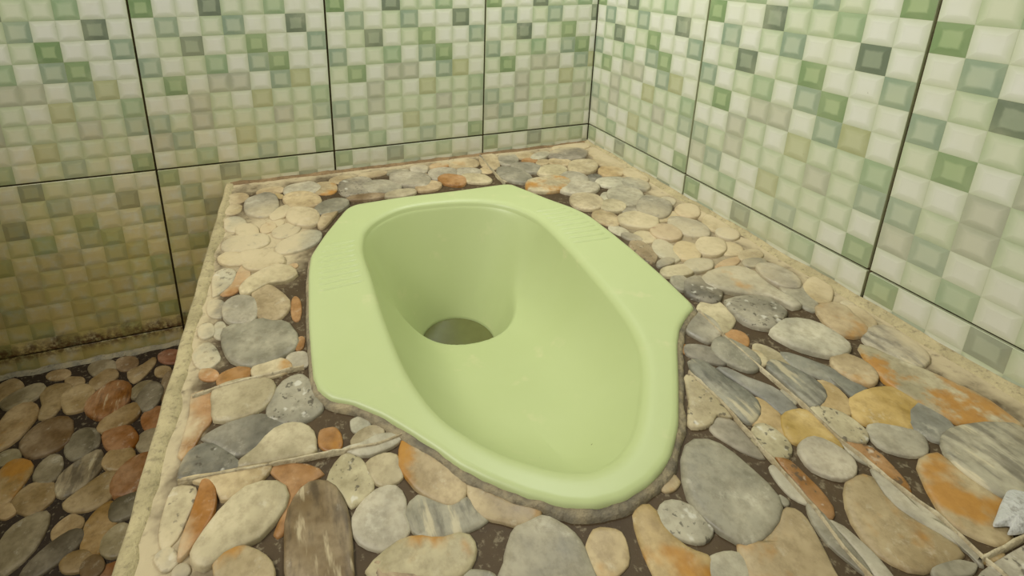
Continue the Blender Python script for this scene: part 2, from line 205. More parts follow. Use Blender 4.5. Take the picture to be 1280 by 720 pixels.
or -5975,-4143 -5980,-4082 -5955,-4034 -5886,-4005 -5807,-3997 -5744,-4021 -5732,-4088 -5741,-4142 -5788,-4184 -5874,-4202 -5933,-4181
ln -5326,-4185 -5387,-4185 -5425,-4142 -5443,-4081 -5441,-4012 -5409,-3972 -5351,-3969 -5297,-3986 -5265,-4039 -5262,-4114 -5282,-4166
cr -5596,-3997 -5493,-4013 -5439,-4057 -5406,-4119 -5423,-4177 -5489,-4204 -5586,-4212 -5660,-4183 -5709,-4136 -5716,-4068 -5677,-4021
or -6154,-4209 -6022,-4218 -5990,-4381 -5985,-4510 -6044,-4597 -6093,-4736 -6172,-4764 -6159,-4544 -6146,-4379
dn -6026,-4660 -5944,-4600 -5788,-4559 -5648,-4566 -5531,-4644 -5486,-4705 -5601,-4786 -5731,-4882 -5840,-4847 -5944,-4730
cn -5998,-4226 -5904,-4167 -5729,-4169 -5601,-4221 -5545,-4321 -5583,-4465 -5684,-4538 -5834,-4557 -5962,-4518 -5987,-4382
gs -5595,-4615 -5565,-4437 -5475,-4290 -5357,-4254 -5295,-4312 -5205,-4486 -5200,-4641 -5248,-4698 -5346,-4736 -5474,-4706
cn -5756,-4912 -5671,-4858 -5572,-4749 -5456,-4719 -5353,-4761 -5289,-4856 -5285,-4958 -5302,-5021 -5455,-5011 -5669,-4992 -5775,-4970
ds -6148,-4889 -6133,-4798 -6086,-4728 -5997,-4713 -5899,-4789 -5801,-4907 -5781,-4976 -5972,-4973 -6134,-4953
tr -6113,-4953 -5918,-4978 -5697,-4997 -5573,-5031 -5640,-5122 -5787,-5186 -5871,-5183 -5920,-5080
cs -6205,-5277 -6201,-5121 -6169,-4999 -6073,-5018 -6024,-5084 -6066,-5246 -6101,-5343 -6169,-5382
on -6014,-5087 -6000,-5016 -5957,-5024 -5913,-5108 -5907,-5241 -5948,-5340 -6022,-5441 -6074,-5473 -6071,-5353 -6045,-5253
cn -6001,-5468 -5979,-5414 -5902,-5300 -5807,-5204 -5704,-5152 -5574,-5169 -5499,-5232 -5485,-5321 -5535,-5409 -5646,-5503 -5733,-5516 -5809,-5521 -5880,-5566 -5935,-5569 -5985,-5522
tr -5578,-5664 -5567,-5739 -5604,-5796 -5673,-5793 -5760,-5758 -5845,-5684 -5874,-5611 -5880,-5527 -5822,-5503 -5745,-5515 -5641,-5585
ls -6203,-5406 -6174,-5385 -6142,-5380 -6109,-5406 -6081,-5446 -6072,-5482 -6093,-5505 -6123,-5521 -6156,-5512 -6184,-5475 -6207,-5439
dn -6104,-5537 -6094,-5515 -6068,-5499 -6042,-5504 -6020,-5518 -6005,-5545 -6008,-5568 -6028,-5589 -6055,-5594 -6079,-5586 -6096,-5560
un -1416,-5305 -1330,-5312 -1218,-5453 -1149,-5575 -1144,-5709 -1100,-5796 -1300,-5835 -1288,-5734 -1365,-5599 -1443,-5439
ln -1271,-5076 -1104,-4999 -919,-4997 -770,-5096 -737,-5263 -761,-5402 -866,-5464 -1016,-5474 -1126,-5410 -1225,-5304 -1271,-5179
cR -711,-5491 -614,-5471 -562,-5601 -466,-5787 -385,-5995 -340,-6153 -370,-6325 -414,-6406 -582,-6329 -787,-6247 -863,-6086 -885,-5933 -873,-5746
lk -523,-5356 -382,-5308 -188,-5324 -160,-5475 -202,-5661 -309,-5751 -487,-5773 -544,-5694 -580,-5558 -594,-5457
tr -1118,-5531 -1040,-5468 -944,-5453 -882,-5500 -838,-5588 -853,-5678 -905,-5747 -996,-5785 -1073,-5777 -1123,-5715 -1148,-5616
yn -1399,-5625 -1322,-5678 -1329,-5791 -1382,-5876 -1480,-5941 -1557,-5884 -1629,-5794 -1502,-5769
Yn -1394,-5872 -1263,-5822 -1071,-5815 -916,-5848 -836,-5918 -839,-6037 -986,-6071 -1192,-6188 -1356,-6105 -1441,-6047 -1463,-5978
uk -1672,-5403 -1565,-5339 -1492,-5403 -1435,-5539 -1419,-5655 -1487,-5757 -1625,-5804 -1690,-5775 -1682,-5641 -1673,-5498
un -1089,-6040 -919,-6000 -826,-6043 -840,-6180 -884,-6267 -1057,-6306 -1133,-6291 -1158,-6198 -1162,-6120
Yn -1979,-5802 -1848,-5781 -1753,-5813 -1741,-5896 -1780,-6076 -1822,-6132 -1871,-6061 -1992,-6007 -2072,-6009 -2089,-5932
ln -1755,-6070 -1756,-6222 -1764,-6271 -1799,-6207 -1785,-6117
cs -1710,-5819 -1600,-5838 -1521,-5921 -1505,-6020 -1528,-6101 -1615,-6145 -1713,-6098 -1735,-6019
ln -1490,-6080 -1387,-6040 -1290,-6059 -1223,-6131 -1165,-6218 -1209,-6285 -1293,-6336 -1386,-6333 -1465,-6300 -1544,-6223 -1536,-6145
ln -2157,-6189 -2145,-6110 -2102,-6039 -1998,-6002 -1904,-6012 -1844,-6089 -1822,-6182 -1855,-6252 -1937,-6301 -2022,-6301 -2092,-6267
os -1715,-6076 -1637,-6137 -1594,-6221 -1624,-6368 -1665,-6465 -1719,-6494 -1759,-6475 -1746,-6366 -1751,-6263
ln -2413,-6084 -2349,-6092 -2350,-6179 -2380,-6345 -2450,-6288 -2452,-6182
os -2312,-6045 -2242,-6088 -2235,-6193 -2238,-6312 -2272,-6414 -2336,-6452 -2370,-6425 -2370,-6315 -2339,-6171
tr -2110,-6379 -2010,-6327 -1892,-6325 -1839,-6360 -1903,-6491 -1886,-6617 -1831,-6733 -1813,-6818 -1877,-6846 -2041,-6836 -2166,-6821 -2237,-6763 -2278,-6688 -2266,-6575 -2207,-6470
lr -1783,-6322 -1758,-6367 -1777,-6483 -1718,-6585 -1740,-6703 -1709,-6773 -1759,-6883 -1806,-6907 -1790,-6818 -1830,-6718 -1873,-6614 -1885,-6481
lk -1096,-6314 -925,-6275 -724,-6297 -559,-6341 -437,-6446 -872,-6694 -1086,-6761 -1192,-6692 -1220,-6580 -1213,-6454
tr -1474,-6405 -1349,-6361 -1222,-6374 -1228,-6449 -1245,-6554 -1231,-6663 -1213,-6752 -1359,-6813 -1453,-6872 -1569,-6862 -1646,-6786 -1678,-6693 -1625,-6583
yn -1653,-6929 -1707,-6925 -1768,-6913 -1788,-6899 -1783,-6887 -1755,-6880 -1709,-6880 -1646,-6890 -1610,-6903 -1593,-6916 -1615,-6926
gn -1913,-6928 -1988,-6914 -2065,-6894 -2106,-6871 -2092,-6849 -2052,-6834 -1980,-6840 -1890,-6856 -1847,-6880 -1819,-6904 -1860,-6921
ls -1888,-6952 -1439,-6926 -1343,-6951 -1593,-7068
lr -2379,-6456 -2318,-6509 -2304,-6595 -2298,-6681 -2314,-6778 -2335,-6805 -2412,-6773 -2385,-6667 -2371,-6549
gn -2419,-6366 -2380,-6361 -2364,-6427 -2386,-6560 -2399,-6678 -2420,-6736 -2461,-6743 -2485,-6664 -2503,-6560 -2478,-6448
"""
FLOOR_PEBBLES = """
tn -9165,-227 -9101,-349 -9125,-463 -9207,-553 -9302,-576 -9385,-505 -9464,-396 -9485,-281 -9451,-168 -9350,-96 -9253,-136
gn -8867,-358 -8804,-468 -8821,-575 -8894,-672 -9037,-744 -9156,-742 -9241,-675 -9300,-567 -9243,-461 -9117,-370 -8978,-317
tn -8652,-341 -8751,-321 -8824,-279 -8888,-206 -8883,-138 -8834,-101 -8735,-96 -8645,-129 -8583,-191 -8559,-271 -8587,-318
tn -8320,-497 -8332,-542 -8394,-541 -8484,-518 -8554,-463 -8596,-400 -8605,-336 -8569,-308 -8484,-328 -8395,-365 -8339,-428
tn -8857,-540 -8727,-413 -8517,-465 -8455,-605 -8489,-917 -8561,-1076 -8689,-1049 -8728,-961 -8751,-769
tn -8103,-812 -8080,-957 -8166,-1054 -8284,-1081 -8395,-1045 -8483,-894 -8549,-747 -8518,-612 -8399,-529 -8281,-561 -8170,-645
dn -8136,-1398 -8039,-1397 -7945,-1465 -7875,-1598 -7855,-1721 -7918,-1823 -8001,-1881 -8096,-1867 -8196,-1753 -8232,-1623 -8223,-1496
gn -8692,-1658 -8742,-1699 -8830,-1706 -8906,-1686 -8957,-1622 -8998,-1545 -8964,-1497 -8898,-1457 -8814,-1465 -8741,-1510 -8696,-1591
tr -9189,-1156 -9158,-939 -9113,-743 -8958,-669 -8796,-785 -8728,-991 -8803,-1282 -8907,-1410 -9040,-1445
bn -8781,-1398 -8728,-1224 -8629,-1113 -8416,-1094 -8254,-1236 -8199,-1563 -8368,-1691 -8570,-1688 -8708,-1554
gn -7958,-351 -7991,-426 -8097,-451 -8219,-413 -8298,-328 -8358,-214 -8351,-123 -8278,-80 -8154,-84 -8047,-135 -7978,-235
tn -7999,-674 -8093,-724 -8172,-690 -8237,-602 -8251,-501 -8186,-418 -8098,-327 -8010,-341 -7940,-394 -7890,-494 -7914,-594
bn -8002,-170 -7962,-108 -7857,-104 -7763,-146 -7696,-220 -7666,-326 -7687,-395 -7742,-446 -7855,-430 -7934,-362 -7989,-270
ok -7753,-1293 -7895,-1327 -8019,-1255 -8152,-1103 -8187,-914 -8099,-766 -7969,-628 -7826,-646 -7688,-758 -7622,-965 -7648,-1134
tn -7788,-472 -7621,-378 -7477,-251 -7426,-404 -7544,-661 -7667,-726
On -7245,-476 -7344,-414 -7405,-324 -7425,-213 -7371,-157 -7271,-138 -7144,-194 -7053,-270 -7011,-386 -7041,-465 -7119,-497
tn -7327,-483 -7254,-515 -7199,-566 -7176,-646 -7189,-703 -7227,-742 -7308,-730 -7368,-691 -7404,-627 -7415,-552 -7397,-497
bn -7195,-1254 -7252,-1095 -7278,-850 -7250,-678 -7179,-639 -7079,-658 -7016,-835 -6976,-1030 -6983,-1250 -7034,-1340 -7112,-1367
gn -7669,-921 -7634,-848 -7569,-772 -7486,-759 -7417,-781 -7370,-861 -7383,-942 -7431,-1009 -7514,-1056 -7590,-1065 -7643,-1006
dn -7428,-1329 -7516,-1227 -7546,-1097 -7528,-969 -7466,-853 -7389,-809 -7297,-877 -7220,-1006 -7220,-1148 -7267,-1291 -7343,-1362
tn -7924,-1460 -7832,-1256 -7538,-1151 -7446,-1353 -7568,-1520 -7797,-1572
on -7382,-1588 -7424,-1444 -7391,-1349 -7301,-1295 -7169,-1325 -7080,-1421 -6998,-1561 -7012,-1677 -7073,-1749 -7199,-1750 -7306,-1698
tn -7695,-1972 -7678,-1918 -7621,-1874 -7521,-1873 -7450,-1905 -7389,-1965 -7386,-2035 -7432,-2083 -7527,-2100 -7607,-2084 -7676,-2047
on -7468,-1941 -7604,-1928 -7712,-1854 -7781,-1748 -7830,-1614 -7793,-1528 -7672,-1514 -7534,-1547 -7445,-1656 -7375,-1792 -7396,-1889
gn -7407,-1853 -7396,-1762 -7333,-1692 -7220,-1671 -7121,-1711 -7054,-1826 -7040,-1935 -7081,-2016 -7184,-2057 -7281,-2037 -7356,-1966
dn -8055,-1419 -8001,-1417 -7933,-1455 -7878,-1532 -7835,-1649 -7832,-1737 -7868,-1770 -7934,-1759 -7995,-1689 -8042,-1597 -8075,-1478
tr -8849,-1756 -8749,-1642 -8556,-1730 -8480,-1902 -8538,-2136 -8589,-2270 -8655,-2270 -8816,-2066
gn -8426,-2037 -8447,-1840 -8343,-1712 -8206,-1795 -8151,-2010 -8243,-2143
tn -8534,-2331 -8529,-2161 -8407,-2066 -8192,-2137 -8112,-2342 -8191,-2464 -8308,-2508
tn -8681,-2279 -8651,-2245 -8584,-2261 -8528,-2289 -8474,-2357 -8454,-2421 -8482,-2452 -8530,-2472 -8588,-2449 -8644,-2402 -8678,-2330
tn -7722,-1966 -7674,-1882 -7563,-1854 -7473,-1876 -7404,-1961 -7359,-2064 -7401,-2141 -7475,-2215 -7569,-2204 -7647,-2158 -7724,-2063
tn -8007,-2462 -7916,-2362 -7710,-2202 -7552,-2171 -7489,-2525 -7636,-2636 -7789,-2634 -7924,-2573
gk -8134,-2268 -8157,-2079 -8039,-1925 -7845,-1812 -7748,-1895 -7715,-2105 -7827,-2302 -8028,-2391
gn -8485,-2721 -8442,-2583 -8279,-2497 -8124,-2517 -8071,-2685 -8106,-2919 -8208,-3061 -8333,-3120 -8491,-2864
tn -7973,-2881 -8013,-2800 -8008,-2730 -7958,-2666 -7878,-2622 -7806,-2657 -7731,-2718 -7713,-2798 -7748,-2866 -7829,-2910 -7903,-2923
dn -7837,-2827 -7738,-2842 -7665,-2911 -7679,-3016 -7793,-3133 -7942,-3223 -8052,-3251 -8144,-3222 -8149,-3128 -8098,-3028 -7975,-2904
tn -7593,-3322 -7684,-3308 -7759,-3275 -7815,-3201 -7815,-3138 -7777,-3094 -7683,-3084 -7597,-3107 -7534,-3168 -7500,-3247 -7523,-3299
or -7556,-2391 -7495,-2178 -7330,-2058 -7092,-2085 -7086,-2239 -7217,-2548 -7460,-2578
bn -7229,-2760 -7231,-2476 -7153,-2290 -7086,-2239 -7035,-2760 -7074,-2934 -7193,-2854
Yn -7672,-3062 -7697,-2789 -7602,-2637 -7508,-2594 -7401,-2682 -7371,-2896 -7461,-3203 -7561,-3240
dn -7477,-2801 -7482,-2635 -7356,-2568 -7246,-2583 -7197,-2833 -7307,-2877 -7407,-2884
tn -7105,-2942 -7074,-2993 -7051,-3072 -7051,-3173 -7074,-3212 -7104,-3237 -7144,-3195 -7172,-3128 -7182,-3026 -7171,-2952 -7145,-2925
tn -7219,-3089 -7174,-3097 -7134,-3133 -7098,-3192 -7074,-3254 -7088,-3285 -7124,-3291 -7164,-3281 -7204,-3233 -7230,-3165 -7235,-3120
ln -7474,-3009 -7404,-2933 -7319,-2912 -7237,-2968 -7164,-3062 -7165,-3153 -7210,-3229 -7288,-3280 -7370,-3262 -7458,-3192 -7483,-3096
on -7138,-3339 -7076,-3381 -7066,-3434 -7101,-3469 -7185,-3487 -7303,-3466 -7391,-3435 -7440,-3379 -7422,-3333 -7347,-3315 -7233,-3313
bn -7380,-3367 -7412,-3416 -7469,-3432 -7528,-3419 -7588,-3354 -7613,-3288 -7602,-3232 -7551,-3194 -7494,-3195 -7433,-3232 -7389,-3306
"""
PAN_OUTER = "-4552,-1400 -3838,-1364 -3031,-1406 -2200,-1406 -2038,-1744 -1893,-2067 -1713,-2396 -1630,-2652 -1613,-3119 -1616,-3558 -1643,-4089 -1695,-4605 -1866,-4689 -2047,-4805 -2220,-4977 -2512,-5335 -2795,-5665 -3036,-5864 -3268,-5965 -3494,-6006 -3718,-5985 -3877,-5920 -4071,-5790 -4258,-5622 -4399,-5471 -4511,-5296 -4662,-5093 -4798,-4919 -4980,-4745 -5145,-4644 -5223,-4521 -5248,-4384 -5247,-4105 -5235,-3655 -5181,-2858 -5133,-2528 -4933,-2086"
PAN_INNER = "-4522,-2456 -4421,-2131 -4193,-1877 -3838,-1708 -3373,-1709 -2927,-1809 -2590,-2012 -2389,-2328 -2305,-2696 -2312,-3180 -2343,-3645 -2394,-4167 -2458,-4566 -2554,-4867 -2701,-5113 -2899,-5358 -3103,-5563 -3310,-5698 -3491,-5744 -3630,-5735 -3773,-5676 -3929,-5570 -4081,-5445 -4227,-5278 -4368,-5060 -4458,-4797 -4515,-4489 -4540,-4152 -4555,-3695 -4549,-3158 -4550,-2719"
# ------------------------------------------------------------------ helpers
def lin(r, g, b):
    f = lambda c: (c / 255 / 12.92) if c / 255 <= 0.04045 else ((c / 255 + 0.055) / 1.055) ** 2.4
    return (f(r), f(g), f(b), 1)

def obj(name, me, parent=None, mat=None):
    o = bpy.data.objects.new(name, me); COL.objects.link(o)
    if mat is not None and not me.materials: me.materials.append(mat)
    if parent: o.parent = parent
    return o

def mesh(name, v, f, smooth=False):
    me = bpy.data.meshes.new(name); me.from_pydata([tuple(p) for p in v], [], f); me.update()
    if smooth: me.polygons.foreach_set('use_smooth', [True] * len(me.polygons))
    return me

def boxmesh(name, x0, x1, y0, y1, z0, z1, bev=0.0):
    bm = bmesh.new(); bmesh.ops.create_cube(bm, size=1)
    for v in bm.verts:
        v.co = Vector(((x0 + x1) / 2 + v.co.x * (x1 - x0), (y0 + y1) / 2 + v.co.y * (y1 - y0), (z0 + z1) / 2 + v.co.z * (z1 - z0)))
    if bev: bmesh.ops.bevel(bm, geom=bm.edges[:], offset=bev, segments=1, affect='EDGES')
    me = bpy.data.meshes.new(name); bm.to_mesh(me); bm.free(); return me

def parse(s): return [tuple(int(c) * 1e-4 for c in q.split(',')) for q in s.split()]

def catmull(pts, n):
    L = len(pts); out = []
    for i in range(n):
        t = i * L / n; k = int(t); u = t - k
        p0, p1, p2, p3 = (Vector(pts[(k + d) % L]) for d in (-1, 0, 1, 2))
        out.append(0.5 * ((2 * p1) + (p2 - p0) * u + (2 * p0 - 5 * p1 + 4 * p2 - p3) * u * u + (3 * p1 - p0 - 3 * p2 + p3) * u ** 3))
    return out

def sstep(a, b, x):
    t = max(0.0, min(1.0, (x - a) / (b - a))); return t * t * (3 - 2 * t)

def project(p):
    q = CAM_EUL.to_matrix().transposed() @ (Vector(p) - CAM_LOC)
    if q.z > -1e-4: return None
    return (640 - SHX * 1280 + FPX * q.x / -q.z, 360 + SHY * 1280 - FPX * q.y / -q.z)

class NT:
    """small node helper"""
    def __init__(self, name):
        self.m = bpy.data.materials.new(name); self.m.use_nodes = True
        self.t = self.m.node_tree; self.b = self.t.nodes['Principled BSDF']
    def n(self, typ, **kw):
        nd = self.t.nodes.new(typ)
        for k, v in kw.items(): setattr(nd, k, v)
        return nd
    def put(self, sock, v):
        if hasattr(v, 'is_linked'): self.t.links.new(v, sock)
        else: sock.default_value = v
    def math(self, op, a, b=0.0, c=0.0, clamp=False):
        nd = self.n('ShaderNodeMath', operation=op, use_clamp=clamp)
        for s, v in zip(nd.inputs, (a, b, c)): self.put(s, v)
        return nd.outputs[0]
    def mix(self, f, a, b, mode='MIX'):
        nd = self.n('ShaderNodeMix', data_type='RGBA', blend_type=mode)
        self.put(nd.inputs[0], f); self.put(nd.inputs[6], a); self.put(nd.inputs[7], b)
        return nd.outputs[2]
    def noise(self, vec, scale, detail=3.0, rough=0.55, dim='3D', w=None):
        nd = self.n('ShaderNodeTexNoise', noise_dimensions='4D' if w is not None else dim)
        self.put(nd.inputs['Vector'], vec); nd.inputs['Scale'].default_value = scale
        nd.inputs['Detail'].default_value = detail; nd.inputs['Roughness'].default_value = rough
        if w is not None: self.put(nd.inputs['W'], w)
        return nd.outputs[0]
    def ramp(self, f, a, b):
        nd = self.n('ShaderNodeMapRange', interpolation_type='SMOOTHSTEP')
        self.put(nd.inputs[0], f); self.put(nd.inputs[1], a); self.put(nd.inputs[2], b)
        return nd.outputs[0]
    def pos(self):
        return self.n('ShaderNodeNewGeometry').outputs['Position']
    def sep(self, v):
        s = self.n('ShaderNodeSeparateXYZ'); self.put(s.inputs[0], v); return s.outputs
    def bump(self, h, strength, dist=0.001):
        nd = self.n('ShaderNodeBump'); nd.inputs['Strength'].default_value = strength
        nd.inputs['Distance'].default_value = dist; self.put(nd.inputs['Height'], h)
        self.put(self.b.inputs['Normal'], nd.outputs[0])
    def out(self, col, rough=0.5, spec=0.5):
        self.put(self.b.inputs['Base Color'], col); self.put(self.b.inputs['Roughness'], rough)
        self.b.inputs['Specular IOR Level'].default_value = spec
        return self.m

CEMENT = lin(190, 174, 136)
def cement_film(k, col, amount=1.0):
    """dried cement wiped over the tiles beside the walls and left of the pan"""
    p = k.pos(); x, y, z = k.sep(p)
    nz = k.noise(p, 22, 4, 0.62)
    n2 = k.noise(p, 90, 3, 0.6)
    wob = k.math('MULTIPLY', k.math('SUBTRACT', nz, 0.5), 0.10)
    right = k.ramp(k.math('ADD', x, wob), -0.055, -0.010)
    back = k.ramp(k.math('ADD', y, wob), -0.05, -0.005)
    left = k.math('SUBTRACT', 1.0, k.ramp(k.math('ADD', x, wob), -0.622, -0.592))
    dx = k.math('DIVIDE', k.math('ADD', x, 0.563), 0.055); dy = k.math('DIVIDE', k.math('ADD', y, 0.19), 0.095)
    r1 = k.math('SQRT', k.math('ADD', k.math('MULTIPLY', dx, dx), k.math('MULTIPLY', dy, dy)))
    patch = k.math('SUBTRACT', 1.0, k.ramp(k.math('ADD', r1, k.math('MULTIPLY', wob, 9.0)), 0.6, 1.25))
    dx = k.math('DIVIDE', k.math('ADD', x, 0.085), 0.06); dy = k.math('DIVIDE', k.math('ADD', y, 0.36), 0.11)
    r2 = k.math('SQRT', k.math('ADD', k.math('MULTIPLY', dx, dx), k.math('MULTIPLY', dy, dy)))
    patch2 = k.math('SUBTRACT', 1.0, k.ramp(k.math('ADD', r2, k.math('MULTIPLY', wob, 9.0)), 0.5, 1.25))
    f = right
    for o in (back, left, patch, k.math('MULTIPLY', patch2, 0.6)):
        f = k.math('MAXIMUM', f, o)
    f = k.math('MULTIPLY', f, k.ramp(n2, 0.15, 0.48))
    up = k.ramp(z, 0.2, 0.25)
    f = k.math('MULTIPLY', k.math('MULTIPLY', f, up), 0.85 * amount)
    return k.mix(f, col, CEMENT)

def stone(name, kind):
    k = NT(name)
    info = k.n('ShaderNodeObjectInfo'); base = info.outputs['Color']; rnd = info.outputs['Random']
    tc = k.n('ShaderNodeTexCoord').outputs['Object']
    w = k.math('MULTIPLY', rnd, 40.0)
    n1 = k.noise(tc, 28, 4, 0.6, w=w); n2 = k.noise(tc, 160, 4, 0.65, w=w)
    c = k.mix(k.ramp(n1, 0.3, 0.75), k.mix(1.0, base, (0.66, 0.66, 0.67, 1), 'MULTIPLY'), k.mix(0.22, base, lin(226, 214, 180)))
    c = k.mix(k.math('MULTIPLY', k.ramp(n2, 0.40, 0.70), 0.48), c, k.mix(1.0, c, (0.50, 0.46, 0.40, 1), 'MULTIPLY'))
    n3 = k.noise(tc, 75, 5, 0.7, w=k.math('ADD', w, 11.0))
    c = k.mix(k.math('MULTIPLY', k.ramp(n3, 0.56, 0.70), 0.30), c, lin(206, 198, 172))
    if kind == 'speckled':
        v = k.noise(tc, 230, 2, 0.5, w=w)
        c = k.mix(k.math('MULTIPLY', k.ramp(v, 0.58, 0.66), 0.75), c, lin(70, 62, 48))
        v = k.noise(tc, 120, 2, 0.5, w=k.math('ADD', w, 7.0))
        c = k.mix(k.math('MULTIPLY', k.ramp(v, 0.62, 0.72), 0.6), c, lin(205, 200, 180))
    if kind in ('rusty', 'veined'):
        v = k.noise(tc, 20 if kind == 'rusty' else 34, 4, 0.62, w=k.math('ADD', w, 3.0))
        lo = 0.52 if kind == 'rusty' else 0.44
        c = k.mix(k.math('MULTIPLY', k.ramp(v, lo, lo + 0.13), 0.85), c, k.mix(n2, lin(180, 127, 40), lin(140, 92, 30)))
    if kind == 'streaked':
        mp = k.n('ShaderNodeMapping'); k.put(mp.inputs['Vector'], tc)
        mp.inputs['Rotation'].default_value = (0, 0, 0.12); mp.inputs['Scale'].default_value = (110, 24, 30)
        v = k.noise(mp.outputs[0], 1.0, 4, 0.6, w=w)
        c = k.mix(k.math('MULTIPLY', k.ramp(v, 0.48, 0.64), 0.8), c, k.mix(1.0, c, (0.42, 0.41, 0.42, 1), 'MULTIPLY'))
        c = k.mix(k.math('MULTIPLY', k.ramp(v, 0.44, 0.34), 0.5), c, lin(205, 190, 150))
    if kind == 'mixed':
        isl = k.n('ShaderNodeNewGeometry').outputs['Random Per Island']
        c = k.mix(0.6, c, k.mix(isl, lin(128, 122, 104), lin(190, 158, 104)))
    c = cement_film(k, c)
    k.bump(k.math('ADD', n1, k.math('MULTIPLY', n2, 0.5)), 0.35, 0.0012)
    return k.out(c, k.ramp(n1, -0.4, 1.4), 0.28)
STONE = {'n': stone('smooth_stone', 'plain'), 's': stone('speckled_stone', 'speckled'), 'r': stone('rusty_stone', 'rusty'),
         'R': stone('rust_veined_stone', 'veined'), 'k': stone('streaked_stone', 'streaked'), 'm': stone('mixed_stone', 'mixed')}
TINT = {'g': (158, 150, 124), 'l': (186, 177, 147), 'd': (120, 114, 97), 'c': (196, 180, 136), 't': (190, 166, 118), 'o': (170, 110, 26),
        'O': (156, 88, 40), 'y': (194, 164, 104), 'Y': (186, 152, 72), 'b': (144, 118, 78), 'p': (188, 154, 116), 'u': (138, 135, 118)}

def m_bed(name='dark_pebble_bed', a=(46, 35, 21), b=(86, 69, 44)):
    k = NT(name); p = k.pos()
    n1 = k.noise(p, 30, 4, 0.6); n2 = k.noise(p, 220, 3, 0.6)
    c = k.mix(n1, lin(*a), lin(*b))
    c = k.mix(k.math('MULTIPLY', k.ramp(n2, 0.55, 0.7), 0.5), c, lin(140, 128, 100))
    c = cement_film(k, c)
    k.bump(n2, 0.4, 0.001)
    return k.out(c, 0.6, 0.25)
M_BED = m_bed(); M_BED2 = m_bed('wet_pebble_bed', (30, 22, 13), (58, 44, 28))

def m_cement(name, a, b, rough=0.85):
    k = NT(name); p = k.pos()
    n1 = k.noise(p, 40, 5, 0.65); n2 = k.noise(p, 260, 3, 0.6)
    c = k.mix(k.ramp(n1, 0.3, 0.7), a, b)
    c = k.mix(k.math('MULTIPLY', k.ramp(n2, 0.5, 0.75), 0.5), c, lin(84, 74, 56))
    k.bump(k.math('ADD', n1, n2), 0.7, 0.002)
    return k.out(c, rough, 0.3)
M_CEM = m_cement('tan_cement', lin(178, 164, 122), lin(148, 136, 98))
M_CEMG = m_cement('grey_cement', lin(128, 122, 102), lin(170, 156, 118))
M_GROUT = m_cement('joint_cement', lin(190, 178, 144), lin(150, 134, 100))
M_JOINT = m_cement('dark_wall_joint', lin(98, 86, 58), lin(64, 55, 34))
M_PAINT = m_cement('white_paint', lin(186, 184, 174), lin(170, 168, 156), 0.6)

def m_pan():
    k = NT('green_porcelain'); p = k.pos()
    n1 = k.noise(p, 9, 4, 0.6); n2 = k.noise(p, 120, 2, 0.5)
    c = k.mix(n1, lin(178, 187, 133), lin(170, 180, 122))
    c = k.mix(k.math('MULTIPLY', k.ramp(k.noise(p, 24, 4, 0.65), 0.60, 0.78), 0.35), c, lin(206, 196, 150))
    c = k.mix(k.ramp(n2, 0.80, 0.84), c, lin(90, 92, 50))
    return k.out(c, 0.40, 0.35)
M_PAN = m_pan()
def m_water():
    k = NT('standing_water'); p = k.pos()
    n = k.noise(p, 40, 3, 0.6)
    return k.out(k.mix(n, lin(104, 108, 62), lin(86, 84, 46)), 0.08, 0.5)
M_WATER = m_water()

# ------------------------------------------------------------------ wall tile materials
def wall_grime_and_light(k, col):
    p = k.pos(); x, y, z = k.sep(p)
    n = k.noise(p, 9, 5, 0.62); n2 = k.noise(p, 45, 4, 0.6); n3 = k.noise(p, 140, 4, 0.65)
    wob = lambda src, a: k.math('MULTIPLY', k.math('SUBTRACT', src, 0.5), a)
    # soap scum just above the platform
    lo2 = k.math('SUBTRACT', 1.0, k.ramp(k.math('ADD', z, wob(n2, 0.10)), 0.255, 0.30))
    col = k.mix(k.math('MULTIPLY', lo2, k.math('MULTIPLY', k.ramp(n, 0.35, 0.7), 0.45)), col, lin(176, 164, 120))
    # milky film of dried splashes, thicker low down
    sc = k.math('MULTIPLY', k.math('MULTIPLY', k.ramp(n, 0.42, 0.75), k.ramp(n2, 0.35, 0.75)), 0.45)
    milk = k.math('SUBTRACT', 1.0, k.ramp(k.math('ADD', z, wob(n, 0.16)), 0.30, 0.52))
    sc = k.math('MAXIMUM', sc, k.math('MULTIPLY', milk, k.math('ADD', 0.10, k.math('MULTIPLY', n2, 0.34))))
    col = k.mix(sc, col, lin(196, 194, 170))
    # yellow deposit plus warm light, both tinted into the back wall's low left
    low = k.math('SUBTRACT', 1.0, k.ramp(k.math('ADD', z, wob(n, 0.22)), 0.10, 0.50))
    lft = k.math('SUBTRACT', 1.0, k.ramp(k.math('ADD', x, wob(n, 0.10)), -0.66, -0.42))
    f = k.math('MULTIPLY', k.math('MULTIPLY', low, lft), k.ramp(n2, 0.1, 0.6))
    col = k.mix(k.math('MULTIPLY', f, 0.72), col, k.mix(1.0, col, lin(255, 222, 116), 'MULTIPLY'))
    # dirt line at the foot of the wall
    ft = k.math('SUBTRACT', 1.0, k.ramp(k.math('ADD', z, wob(n2, 0.05)), 0.030, 0.060))
    ft = k.math('MULTIPLY', ft, k.ramp(z, 0.012, 0.030))
    col = k.mix(k.math('MULTIPLY', ft, k.ramp(n3, 0.30, 0.60)), col, lin(92, 64, 30))
    sp = k.math('MULTIPLY', k.ramp(n3, 0.70, 0.74), k.ramp(n2, 0.5, 0.7))
    return k.mix(k.math('MULTIPLY', sp, 0.7), col, lin(110, 88, 56))

